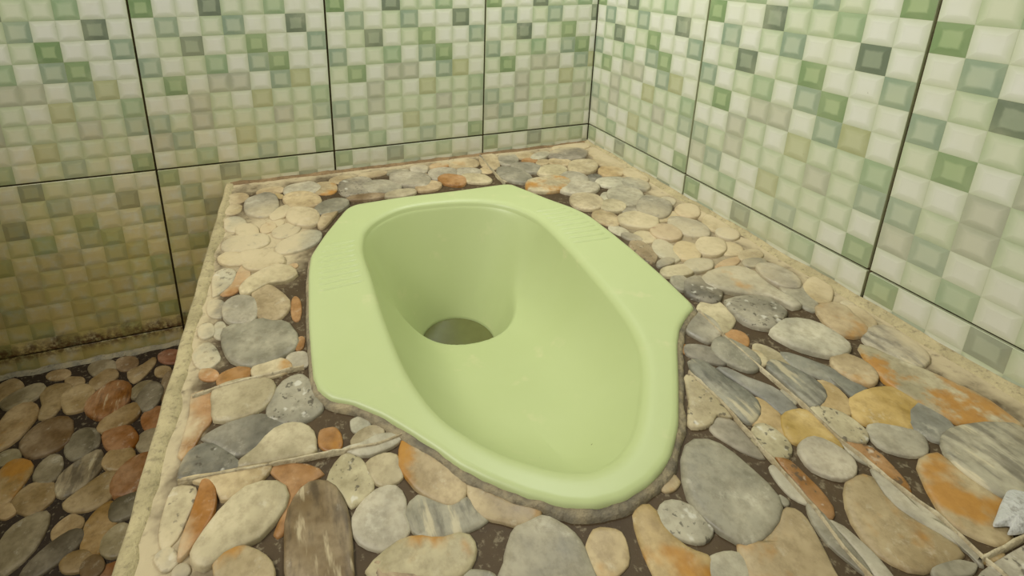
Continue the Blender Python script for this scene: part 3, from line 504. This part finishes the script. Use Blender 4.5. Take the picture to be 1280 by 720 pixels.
def m_square(name, centre, edge, lo, hi):
    k = NT(name)
    uv = k.n('ShaderNodeUVMap'); uv.uv_map = 'UVMap'
    u, v, _ = k.sep(uv.outputs[0])
    a = k.math('ABSOLUTE', k.math('SUBTRACT', u, 0.5)); b = k.math('ABSOLUTE', k.math('SUBTRACT', v, 0.5))
    e = k.math('MULTIPLY', k.math('MAXIMUM', a, b), 2.0)
    nz = k.noise(k.pos(), 60, 3, 0.6)
    e = k.math('ADD', e, k.math('MULTIPLY', k.math('SUBTRACT', nz, 0.5), 0.35))
    c = k.mix(k.ramp(e, lo, hi), lin(*centre), lin(*edge))
    big = k.noise(k.pos(), 16, 2, 0.5)
    c = k.mix(k.math('MULTIPLY', k.ramp(big, 0.35, 0.7), 0.25), c, lin(196, 198, 156))
    c = wall_grime_and_light(k, c)
    return k.out(c, k.math('ADD', 0.24, k.math('MULTIPLY', nz, 0.25)), 0.5)
SQ = {'W': m_square('cream_square', (214, 213, 198), (188, 193, 164), 0.35, 1.15),
      'L': m_square('pale_green_square', (202, 205, 178), (164, 177, 138), 0.30, 1.10),
      'G': m_square('leaf_green_square', (150, 168, 120), (116, 140, 92), 0.42, 0.62),
      'g': m_square('soft_green_square', (164, 180, 144), (132, 155, 116), 0.40, 0.80),
      'D': m_square('dark_sage_square', (138, 147, 122), (104, 115, 93), 0.48, 0.66),
      'M': m_square('sage_square', (168, 178, 152), (132, 149, 124), 0.45, 0.75),
      'Y': m_square('olive_square', (180, 181, 140), (158, 160, 112), 0.35, 0.95),
      'R': m_square('grey_square', (190, 188, 166), (158, 160, 136), 0.35, 0.90)}
def m_tile():
    k = NT('tile_glaze')
    return k.out(wall_grime_and_light(k, lin(190, 196, 156)), 0.3, 0.5)
M_TILE = m_tile()
PATTERN = ['GWWDLLgWW', 'WMWLMWWDW', 'WLDWLGWWM', 'MWLgWMGWW', 'LGWRRWMYW', 'WWRLWYLLg', 'MLRLLLRLM', 'RMWWYLLLW', 'WLgWLMLWG']

# ------------------------------------------------------------------ structure: walls
PLAT_X0 = -0.626
def sq_faces(axis, u0, u1, z0, z1):
    """one printed square, bevelled and slightly proud. axis 'A' = wall y=0, 'B' = wall x=0; u runs along the wall"""
    g = 0.0001; bx, bz = min(0.0060, (u1 - u0) * .25), min(0.0060, (z1 - z0) * .25)
    P0 = [(u0 + g, z0 + g), (u1 - g, z0 + g), (u1 - g, z1 - g), (u0 + g, z1 - g)]
    P1 = [(u0 + bx, z0 + bz), (u1 - bx, z0 + bz), (u1 - bx, z1 - bz), (u0 + bx, z1 - bz)]
    w = lambda q, h: (q[0], -h, q[1]) if axis == 'A' else (-h, -q[0], q[1])
    V = [w(q, 0.0001) for q in P0] + [w(q, 0.0005) for q in P1]
    F = [(0, 1, 5, 4), (1, 2, 6, 5), (2, 3, 7, 6), (3, 0, 4, 7), (4, 5, 6, 7)]
    return V, F, P0, P1

def sq_uv(me, quads, boxes):
    uvl = me.uv_layers.new(name='UVMap')
    for i, pol in enumerate(me.polygons):
        u0, u1, z0, z1, axis = boxes[i // 5]
        for li in pol.loop_indices:
            co = me.vertices[me.loops[li].vertex_index].co
            u = co.x if axis == 'A' else -co.y
            uvl.data[li].uv = ((u - u0) / (u1 - u0), (co.z - z0) / (z1 - z0))

def build_wall(axis, name, label, length, corner, ztop):
    """u: 'A' -> x (negative, corner at 0); 'B' -> -y (positive, corner at 0)"""
    t = 0.006
    if axis == 'A': me = boxmesh(name, -length, 0.12, 0.0035, 0.12, -0.05, 2.3)
    else: me = boxmesh(name, 0.0035, 0.12, -length, 0.0035, -0.05, 2.3)
    wall = obj(name, me, None, M_JOINT); wall['kind'] = 'structure'; wall['label'] = label
    cols = []                                    # (u0,u1) of every big tile and the u at which its column 0 starts
    if axis == 'A':
        cols.append((-corner, 0.0, -corner)); u = -corner
        while u > -length: cols.append((max(u - TW, -length), u, u - TW)); u -= TW
    else:
        cols.append((0.0, corner, corner - TW)); u = corner
        while u < length: cols.append((u, min(u + TW, length), u)); u += TW
    bands = [(0.0, ZLOW, 'sill'), (ZLOW, ZS, 'low')]; z = ZS
    while z < ztop: bands.append((z, min(z + 15 * RH, ztop), 'up')); z += 15 * RH
    cells = []
    J = 0.0014
    for (u0, u1, ustart) in cols:
        for (z0, z1, kind) in bands:
            hid = (u1 > PLAT_X0 + .03 if axis == 'A' else True)
            zlo = max(z0, ZT - 0.012) if (hid and u0 > PLAT_X0 - 0.001) or axis == 'B' else z0
            if zlo >= z1 - 0.004: continue
            a, b = u0 + J, u1 - J
            zz0 = zlo + (J if zlo == z0 else 0)
            if axis == 'A': tm = boxmesh('tile', a, b, 0.0, t, zz0, z1 - J, 0.0004)
            else: tm = boxmesh('tile', 0.0, t, -b, -a, zz0, z1 - J, 0.0004)
            tile = obj('tile', tm, wall, M_TILE)
            for c in range(9):
                cu0, cu1 = ustart + c * CW, ustart + (c + 1) * CW
                cu0, cu1 = max(cu0, a), min(cu1, b)
                if cu1 - cu0 < 0.004: continue
                nrow = int((z1 - z0) / RH + 1.999)
                for r in range(nrow):
                    if kind == 'up': q0, q1, pr = z0 + r * RH, z0 + (r + 1) * RH, 8 - r % 9
                    elif kind == 'low': q1, q0, pr = z1 - r * RH, z1 - (r + 1) * RH, r % 9
                    else: q1, q0, pr = z1 - r * RH, z1 - (r + 1) * RH, (7 + r) % 9
                    q0, q1 = max(q0, zz0), min(q1, z1 - J)
                    if axis == 'A' and cu0 > PLAT_X0 and q1 < ZT: continue
                    if q1 - q0 < 0.003: continue
                    # size in the picture
                    pts = [project((cu, 0, qz) if axis == 'A' else (0, -cu, qz)) for cu in (cu0, cu1) for qz in (q0, q1)]
                    sz = 0
                    if all(pts):
                        mx = sum(p[0] for p in pts) / 4; my = sum(p[1] for p in pts) / 4
                        if -15 < mx < 1295 and -15 < my < 735:
                            (ax, ay), (bx, by), (cx, cy), (dx, dy) = pts
                            sz = abs((dx - ax) * (cy - by) - (dy - ay) * (cx - bx)) / 2
                    cells.append((sz, tile, cu0, cu1, q0, q1, PATTERN[pr][c]))
    cells.sort(key=lambda s: -s[0])
    n_in = [c for c in cells if c[0] > 0]
    for (sz, tile, u0, u1, z0, z1, code) in n_in[:300]:
        V, F, *_ = sq_faces(axis, u0, u1, z0, z1)
        me = mesh('mosaic_square', V, F); sq_uv(me, None, [(u0, u1, z0, z1, axis)])
        obj('mosaic_square', me, tile, SQ[code])
    rest = n_in[300:] + [c for c in cells if c[0] == 0]
    V, F, B, MI = [], [], [], []
    codes = list(SQ)
    for (sz, tile, u0, u1, z0, z1, code) in rest:
        v, f, *_ = sq_faces(axis, u0, u1, z0, z1)
        F += [tuple(i + len(V) for i in q) for q in f]; V += v
        B.append((u0, u1, z0, z1, axis)); MI += [codes.index(code)] * 5
    if V:
        me = mesh('mosaic_squares', V, F); sq_uv(me, None, B)
        for c in codes: me.materials.append(SQ[c])
        me.polygons.foreach_set('material_index', MI)
        o = obj('mosaic_squares', me, wall); o['kind'] = 'stuff'
    return wall

wall_back = build_wall('A', 'wall_back', 'green and cream mosaic tiled wall behind the squat toilet', 1.15, WA, 1.09)
wall_right = build_wall('B', 'wall_right', 'green and cream mosaic tiled wall beside the pebble platform', 1.10, WB, 1.09)

# low partition added out of view on the left to shade the lower floor
def m_plaster():
    k = NT('plain_plaster'); n = k.noise(k.pos(), 14, 4, 0.6)
    return k.out(k.mix(n, lin(170, 166, 130), lin(150, 146, 110)), 0.8, 0.3)
wl = obj('shade_partition_left', boxmesh('shade_partition_left', -1.15, -1.05, -1.3, 0.0, -0.05, 0.66, 0.004), None, m_plaster()); wl['kind'] = 'structure'

# ------------------------------------------------------------------ structure: lower floor
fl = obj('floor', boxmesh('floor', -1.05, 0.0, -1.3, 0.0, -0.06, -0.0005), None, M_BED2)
fl['kind'] = 'structure'; fl['label'] = 'dark brown pebble floor below the raised platform'

# ------------------------------------------------------------------ pan outline
def chaikin(P, n):
    P = [Vector(p) for p in P]
    for _ in range(n):
        Q = []
        for i in range(len(P)):
            a, b = P[i], P[(i + 1) % len(P)]
            Q += [a * .88 + b * .12, a * .12 + b * .88]
        P = Q
    return P
HC = Vector((-0.346, -0.277)); HR = 0.046; ZH = 0.125
INN = catmull(parse(PAN_INNER), 300)
OUTP = chaikin(parse(PAN_OUTER), 2)
CEN = Vector((-0.345, -0.36))
def ray_hit(P, c, d):
    best = None
    for i in range(len(P)):
        a, b = P[i] - c, P[(i + 1) % len(P)] - c
        e = b - a; den = d.x * e.y - d.y * e.x
        if abs(den) < 1e-12: continue
        s = (a.x * e.y - a.y * e.x) / den; u = (a.x * d.y - a.y * d.x) / den
        if s > 0 and -1e-6 <= u <= 1 + 1e-6 and (best is None or s > best): best = s
    return c + d * best

# ------------------------------------------------------------------ platform
PY0 = -1.08
def plat_edge(y): return -0.616 - 0.0235 * min(1, max(0, -y / 0.55))
plat_poly = [Vector((-0.0, 0.0)), Vector((plat_edge(0), 0.0)), Vector((plat_edge(-.3), -.3)), Vector((plat_edge(-.55), -.55)), Vector((plat_edge(-1), PY0)), Vector((-0.0, PY0))]
angs = sorted([i * 2 * math.pi / 144 for i in range(144)] + [math.atan2(q.y - CEN.y, q.x - CEN.x) % (2 * math.pi) for q in plat_poly])
V, F = [], []
for a in angs:
    d = Vector((math.cos(a), math.sin(a)))
    o = ray_hit(OUTP, CEN, d); r = ray_hit(plat_poly, CEN, d)
    i = CEN + (o - CEN) * 0.95
    V += [(i.x, i.y, ZT - 0.2), (i.x, i.y, ZT), (r.x, r.y, ZT), (r.x, r.y, 0.0)]
n = len(angs)
for k in range(n):
    j = (k + 1) % n
    for s in range(3): F.append((4 * k + s, 4 * j + s, 4 * j + s + 1, 4 * k + s + 1))
me = mesh('raised_platform', V, F)
bm = bmesh.new(); bm.from_mesh(me); bmesh.ops.recalc_face_normals(bm, faces=bm.faces)
bm.faces.ensure_lookup_table()
up = [f for f in bm.faces if abs(f.normal.z) > .9]
if up and up[0].normal.z < 0: bmesh.ops.reverse_faces(bm, faces=bm.faces)
bm.to_mesh(me); bm.free()
plat = obj('raised_platform', me, None, M_BED); plat['kind'] = 'structure'
plat['label'] = 'raised platform paved with flat river pebbles around the green pan'

# cement edge of the platform along the drop to the lower floor
V, F = [], []
N = 120
for i in range(N + 1):
    y = -0.0005 + (PY0 + 0.002) * i / N
    x0 = plat_edge(y) - 0.0015 + 0.0012 * noise.noise((y * 30, 0, 0))
    wdt = 0.013 + 0.006 * noise.noise((y * 22, 3, 0)) + 0.003 * noise.noise((y * 90, 5, 0))
    h = 0.0022 + 0.0008 * noise.noise((y * 40, 9, 0))
    V += [(x0, y, ZT - 0.02), (x0, y, ZT + h - 0.001), (x0 + 0.002, y, ZT + h), (x0 + wdt * .75, y, ZT + h * .9), (x0 + wdt, y, ZT - 0.001)]
for i in range(N):
    for s in range(4): F.append((5 * i + s, 5 * i + s + 1, 5 * i + 5 + s + 1, 5 * i + 5 + s))
obj('cement_edge', mesh('cement_edge', V, F, True), plat, M_CEM)

# ------------------------------------------------------------------ pebbles
def poly_area(P): return abs(sum(P[i].x * P[(i + 1) % len(P)].y - P[(i + 1) % len(P)].x * P[i].y for i in range(len(P)))) / 2
def pebble_mesh(P, h, lift, seed):
    """low rounded stone from its outline P (relative to its centre)"""
    n = len(P); V, F = [], []
    prof = [(1.0, -0.0015), (0.985, 0.42), (0.93, 0.74), (0.78, 0.93), (0.45, 1.0)]
    for s, z in prof:
        for q in P:
            zz = (z if s == 1.0 else lift + h * z)
            V.append((q.x * s, q.y * s, zz))
    V.append((0, 0, lift + h * 1.02))
    for r in range(len(prof) - 1):
        for i in range(n): j = (i + 1) % n; F.append((r * n + i, r * n + j, r * n + n + j, r * n + n + i))
    b = (len(prof) - 1) * n
    for i in range(n): F.append((b + i, b + (i + 1) % n, len(V) - 1))
    return V, F

def lay(table, parent, z, xlim, ylim, grow=1.08, tint=(1, 1, 1)):
    done = []
    for row in table.strip().splitlines():
        head, rest = row.split(' ', 1)
        P = [Vector(q) for q in parse(rest)]
        nv = 20 if len(P) > 9 else 16
        P = catmull(P, nv)
        c = sum(P, Vector((0, 0))) / nv
        P = [c + (q - c) * grow for q in P]
        P = [Vector((min(max(q.x, xlim(q.y)[0]), xlim(q.y)[1]), min(q.y, ylim))) for q in P]
        c = sum(P, Vector((0, 0))) / nv
        P = [q - c for q in P]
        if sum(P[i].x * P[(i + 1) % nv].y - P[(i + 1) % nv].x * P[i].y for i in range(nv)) < 0: P.reverse()
        A = poly_area(P); R = math.sqrt(A / math.pi)
        if A < 2e-5: continue
        h = min(0.0040, max(0.0016, R * 0.12))
        lv = 0
        for (c2, R2, l2) in done:
            if (c - c2).length < (R + R2) * 0.88: lv = max(lv, l2 + 1)
        lv = min(lv, 3); done.append((c, R, lv))
        V, F = pebble_mesh(P, h, lv * 0.0007, len(done))
        me = mesh('pebble', V, F, True)
        o = obj('pebble', me, parent, STONE[head[1]])
        o.location = (c.x, c.y, z)
        t = TINT[head[0]]; f = random.uniform(0.93, 1.06)
        cc = lin(*[min(255, v * f * 0.93 + random.uniform(-1.5, 1.5)) for v in t]); o.color = tuple(v * f2 for v, f2 in zip(cc[:3], tint)) + (1,)
    return done
d1 = lay(PLATFORM_PEBBLES, plat, ZT, lambda y: (plat_edge(y) + 0.004, -0.0045), -0.0045)
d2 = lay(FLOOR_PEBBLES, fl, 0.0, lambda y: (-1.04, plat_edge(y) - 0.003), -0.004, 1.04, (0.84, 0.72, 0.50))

def scatter(parent, z, x0, x1, y0, y1, done, n, name):
    """pebbles that carry on beyond the picture"""
    V, F = [], []; cs = list(done)
    for k in range(n):
        R = random.uniform(0.022, 0.036) if k < n * .2 else random.uniform(0.014, 0.022) if k < n * .5 else random.uniform(0.008, 0.013)
        c = Vector((random.uniform(x0, x1), random.uniform(y0, y1)))
        if not (x0 + R < c.x < x1 - R and y0 + R < c.y < y1 - R): continue
        p = project((c.x, c.y, z))
        if p and -40 < p[0] < 1320 and -20 < p[1] < 760: continue
        if any((c - q[0]).length < (R + q[1]) * 0.86 for q in cs): continue
        cs.append((c, R, 0)); a = random.uniform(0, 3.14); e = random.uniform(0.65, 1.0)
        P = []
        for i in range(14):
            th = 2 * math.pi * i / 14; rr = R * random.uniform(.93, 1.05)
            x, y = rr * math.cos(th), rr * e * math.sin(th)
            P.append(Vector((x * math.cos(a) - y * math.sin(a), x * math.sin(a) + y * math.cos(a))))
        v, f = pebble_mesh(P, R * .13, 0, k); b = len(V)
        V += [(q[0] + c.x, q[1] + c.y, q[2] + z) for q in v]; F += [tuple(i + b for i in q) for q in f]
    if V:
        o = obj(name, mesh(name, V, F, True), parent, STONE['m']); o.color = lin(186, 170, 128); o['kind'] = 'stuff'
scatter(plat, ZT, plat_edge(-.6) + .02, -0.006, PY0, -0.03, d1, 5000, 'pebbles')
scatter(fl, 0.0, -1.04, plat_edge(0) - .02, -1.28, -0.005, d2, 4000, 'pebbles')

# raised cement lines where the pebble sheets meet
def ribbon(name, pts, w, h, parent, mat, z=None, seed=0):
    z = ZT if z is None else z
    P = [Vector(p) for p in pts]; D = []
    for i in range(len(P) - 1):
        m = max(2, int((P[i + 1] - P[i]).length / 0.004))
        D += [P[i].lerp(P[i + 1], k / m) for k in range(m)]
    D.append(P[-1]); V, F = [], []
    for i, q in enumerate(D):
        t = (D[min(i + 1, len(D) - 1)] - D[max(i - 1, 0)]).normalized(); nrm = Vector((-t.y, t.x))
        ww = w * (1 + 0.5 * noise.noise((i * .35, seed, 0))); off = 0.0006 * noise.noise((i * .2, seed, 7)); hh = h * (1 + .25 * noise.noise((i * .5, seed, 3)))
        for s, zz in ((-1, -.001), (-.6, hh * .9), (.6, hh), (1, -.001)):
            c = q + nrm * (off + s * ww / 2); V.append((c.x, c.y, z + zz))
    for i in range(len(D) - 1):
        for s in range(3): F.append((4 * i + s, 4 * i + s + 1, 4 * i + 4 + s + 1, 4 * i + 4 + s))
    return obj(name, mesh(name, V, F, True), parent, mat)
ribbon('joint_line', [(-.6146, -.4975), (-.5767, -.5018), (-.5255, -.5062), (-.4879, -.5107), (-.4686, -.5082)], .0018, .0044, plat, M_GROUT, seed=1)
ribbon('joint_line', [(-.1671, -.4619), (-.1716, -.4971), (-.1729, -.5421), (-.1737, -.5738), (-.1772, -.6088), (-.1753, -.6437), (-.1723, -.6688), (-.1749, -.6869), (-.176, -.78), (-.176, -1.05)], .0014, .0044, plat, M_GROUT, seed=2)
ribbon('joint_line', [(-.2321, -.5227), (-.2306, -.555), (-.2332, -.5821), (-.2354, -.6009), (-.2384, -.6324), (-.2448, -.6607), (-.2467, -.6843), (-.248, -.78), (-.248, -1.05)], .0016, .0044, plat, M_GROUT, seed=3)
ribbon('joint_line', [(-.2156, -.0100), (-.2203, -.0683), (-.2234, -.1342)], .0022, .0045, plat, M_CEMG, seed=4)
ribbon('joint_line', [(-.6146, -.4248), (-.5978, -.4212), (-.5682, -.4195), (-.5307, -.4190)], .0022, .0044, plat, M_GROUT, seed=5)
ribbon('joint_line', [(-.1787, -.6901), (-.1396, -.6902), (-.01, -.6902)], .0022, .0046, plat, M_GROUT, seed=6)

# cement fillets along the foot of the walls
def fillet(name, p0, p1, out, w, h, z, parent, mat, seed):
    V, F = [], []; n = 90; p0, p1, out = Vector(p0), Vector(p1), Vector(out)
    for i in range(n + 1):
        q = p0.lerp(p1, i / n)
        ww = w * (1 + .6 * noise.noise((i * .18, seed, 1)) + .3 * noise.noise((i * .7, seed, 2)))
        hh = h * (1 + .7 * noise.noise((i * .22, seed, 4)) + .3 * noise.noise((i * .8, seed, 5)))
        for s, zz in ((0.0, hh), (0.22, hh * .55), (0.6, hh * .25 + .0012), (1.0, -.001)):
            c = q + out * (ww * s + .0005); V.append((c.x, c.y, z + zz))
    for i in range(n):
        for s in range(3): F.append((4 * i + s, 4 * i + s + 1, 4 * i + 4 + s + 1, 4 * i + 4 + s))
    return obj(name, mesh(name, V, F, True), parent, mat)
fillet('cement_fillet', (-0.612, 0), (0, 0), (0, -1), 0.006, 0.003, ZT, plat, m_cement('rusty_cement', lin(142, 118, 82), lin(110, 88, 58)), 1)
fillet('cement_fillet', (0, 0), (0, PY0), (-1, 0), 0.010, 0.005, ZT, plat, M_CEM, 2)
fillet('cement_fillet', (-1.05, 0), (-0.625, 0), (0, -1), 0.008, 0.004, 0.0, fl, M_CEMG, 3)

# white paint spilt on the pebbles near the right wall
P = catmull([(-.1501, -.6810), (-.140, -.6772), (-.1235, -.6720), (-.1100, -.6700), (-.0980, -.6830), (-.1120, -.6870), (-.1255, -.6860), (-.1355, -.6893), (-.1480, -.6867), (-.141, -.684)], 40)
c = sum(P, Vector((0, 0))) / len(P)
V = [(q.x, q.y, ZT + 0.0040) for q in P] + [(c.x + (q.x - c.x) * .9, c.y + (q.y - c.y) * .9, ZT + .0062) for q in P] + [(c.x, c.y, ZT + .0068)]
nP = len(P); F = [(i, (i + 1) % nP, nP + (i + 1) % nP, nP + i) for i in range(nP)] + [(nP + i, nP + (i + 1) % nP, 2 * nP) for i in range(nP)]
obj('paint_splash', mesh('paint_splash', V, F, True), plat, M_PAINT)

# ------------------------------------------------------------------ the squat pan
toilet = bpy.data.objects.new('squat_toilet', None); COL.objects.link(toilet); toilet.location = (CEN.x, CEN.y, ZT)
toilet['label'] = 'pale green porcelain squat toilet pan set into the pebble platform'; toilet['category'] = 'squat toilet'
SEG = [(INN[i], INN[(i + 1) % len(INN)]) for i in range(len(INN))]
def din(p):
    best = 1e9
    for a, b in SEG:
        e = b - a; t = max(0, min(1, (p - a).dot(e) / e.length_squared)); d = (p - a - e * t).length_squared
        if d < best: best = d
    return math.sqrt(best)
ZB = ZR - 0.0062
def bowl_z(p, rho):
    d = din(p); v = p - HC; r = v.length
    D = 0.036 + 0.053 * max(0, min(1.3, (p.y + 0.565) / 0.265))
    D *= 1 - sstep(-0.285, -0.185, p.y)
    u = min(1, d / 0.085)
    zd = ZB - D * (1 - (1 - u) ** 2.6)
    s = v.y / max(r, 1e-6)
    w = sstep(-0.40, 0.25, s)
    slb = (ZB - ZH) / max(rho - HR, 0.02)
    sl = slb * w + 2.4 * (1 - w)
    zf = ZH + max(0, r - HR) * sl
    k = 0.006; hmin = max(k - abs(zd - zf), 0) / k
    return min(zd, zf) - hmin * hmin * k * 0.25

N = len(INN); rings = []
outer = []
for q in INN:
    d = (q - HC).normalized(); outer.append(ray_hit(OUTP, HC, d))
def inset(P, m):
    R = []
    for i in range(len(P)):
        t = (P[(i + 1) % len(P)] - P[i - 1]).normalized()
        nrm = Vector((-t.y, t.x)); 
        if nrm.dot(HC - P[i]) < 0: nrm = -nrm
        R.append(P[i] + nrm * m)
    return R
rings.append([(q.x, q.y, ZT - 0.03) for q in outer])
rings.append([(q.x, q.y, ZR - 0.0045) for q in outer])
rings.append([(q.x, q.y, ZR - 0.0018) for q in inset(outer, 0.0008)])
rings.append([(q.x, q.y, ZR - 0.0003) for q in inset(outer, 0.0028)])
o5 = inset(outer, 0.006); iout = inset(INN, -0.0105)
for s in (0, .33, .66, 1.0): rings.append([(*(a.lerp(b, s)), ZR) for a, b in zip(o5, iout)])
for m, dz in ((-0.0070, -0.0005), (-0.0045, -0.0014), (-0.0024, -0.0028), (-0.0007, -0.0047)):
    rings.append([(q.x, q.y, ZR + dz) for q in inset(INN, m)])
K = 84
for k in range(K + 1):
    w = 0.6 * (k / K) ** 1.35 + 0.4 * (1 - (1 - k / K) ** 1.6); R = []
    for q in INN:
        rho = (q - HC).length; p = q.lerp(HC + (q - HC).normalized() * HR, w)
        R.append((p.x, p.y, bowl_z(p, rho)))
    rings.append(R)
for f, z in ((.985, ZH - .006), (.96, ZH - .03), (.95, 0.06)):
    rings.append([(*(HC + (q - HC).normalized() * HR * f), z) for q in INN])
V = [(v[0] - CEN.x, v[1] - CEN.y, v[2] - ZT) for R in rings for v in R]; F = []
for r in range(len(rings) - 1):
    for i in range(N):
        j = (i + 1) % N; F.append((r * N + i, r * N + j, r * N + N + j, r * N + N + i))
b = (len(rings) - 1) * N; F.append(tuple(range(b, b + N)))
me = mesh('pan', V, F, True)
bm = bmesh.new(); bm.from_mesh(me)
bm.faces.ensure_lookup_table()
tst = [f for f in bm.faces if abs(f.calc_center_median().z - (ZR - ZT)) < 1e-4]
if tst and tst[0].normal.z < 0: bmesh.ops.reverse_faces(bm, faces=bm.faces)
bm.to_mesh(me); bm.free()
pan = obj('pan', me, toilet, M_PAN)
V = [(HC.x - CEN.x + .0452 * math.cos(a), HC.y - CEN.y + .0452 * math.sin(a), .1235 - ZT) for a in [i * math.pi / 24 for i in range(48)]]
obj('water', mesh('water', V, [tuple(range(48))]), toilet, M_WATER)['label'] = 'dark standing water in the drain hole'

# ribs of the two foot rests
def cross(P, y):
    xs = []
    for i in range(len(P)):
        a, b = P[i], P[(i + 1) % len(P)]
        if (a.y - y) * (b.y - y) < 0: xs.append(a.x + (b.x - a.x) * (y - a.y) / (b.y - a.y))
    return min(xs), max(xs)
def rib(x0, x1, y, sl):
    V, F = [], []; n = 12
    for i in range(n + 1):
        t = i / n; x = x0 + (x1 - x0) * t; e = min(1, min(t, 1 - t) * 6) ** .5
        for s, zz in ((-1, -.0004), (-.5, .0010 * e), (0, .0014 * e), (.5, .0010 * e), (1, -.0004)):
            V.append((x - CEN.x, y + sl * (t - .5) + s * .0034 * max(e, .1) - CEN.y, ZR + zz - ZT))
    for i in range(n):
        for s in range(4): F.append((5 * i + s, 5 * i + 5 + s, 5 * i + 6 + s, 5 * i + s + 1))
    obj('foot_rib', mesh('foot_rib', V, F, True), toilet, M_PAN)
for k in range(9):
    y = -0.238 - 0.0105 * k
    ol, orr = cross(OUTP, y); il, ir = cross(INN, y)
    rib(ol + .010, il - .009, y, 0.004); rib(ir + .010, orr - .010, y, -0.004)

# mortar squeezed out around the pan
V, F = [], []; M = 360
acc = [OUTP[0]]; 
per = sum((OUTP[(i + 1) % len(OUTP)] - OUTP[i]).length for i in range(len(OUTP)))
D = []; i = 0; rem = 0.0
for k in range(M):
    tgt = per * k / M
    s = 0
    for i in range(len(OUTP)):
        l = (OUTP[(i + 1) % len(OUTP)] - OUTP[i]).length
        if s + l >= tgt: D.append(OUTP[i].lerp(OUTP[(i + 1) % len(OUTP)], (tgt - s) / l)); break
        s += l
for k in range(M):
    t = (D[(k + 1) % M] - D[k - 1]).normalized(); nrm = Vector((-t.y, t.x))
    if nrm.dot(D[k] - CEN) < 0: nrm = -nrm
    front = sstep(-0.40, -0.50, D[k].y) if False else 1 - sstep(-0.50, -0.40, D[k].y)
    w = 0.0016 + 0.0022 * front
    w *= 1 + .55 * noise.noise((k * .16, 0, 1)) + .3 * noise.noise((k * .7, 0, 4))
    z1 = ZR - 0.0028 - .0012 * noise.noise((k * .3, 2, 2))
    for s, zz in ((-0.0012, z1), (w * .5, z1 - .0014 + .0012 * noise.noise((k * .6, 6, 2))), (w, ZT + .0030), (w + .0012, ZT - .001)):
        q = D[k] + nrm * s; V.append((q.x, q.y, zz))
for k in range(M):
    j = (k + 1) % M
    for s in range(3): F.append((4 * k + s, 4 * k + s + 1, 4 * j + s + 1, 4 * j + s))
obj('mortar_bead', mesh('mortar_bead', V, F, True), plat, m_cement('bead_cement', lin(104, 97, 80), lin(156, 142, 108)))
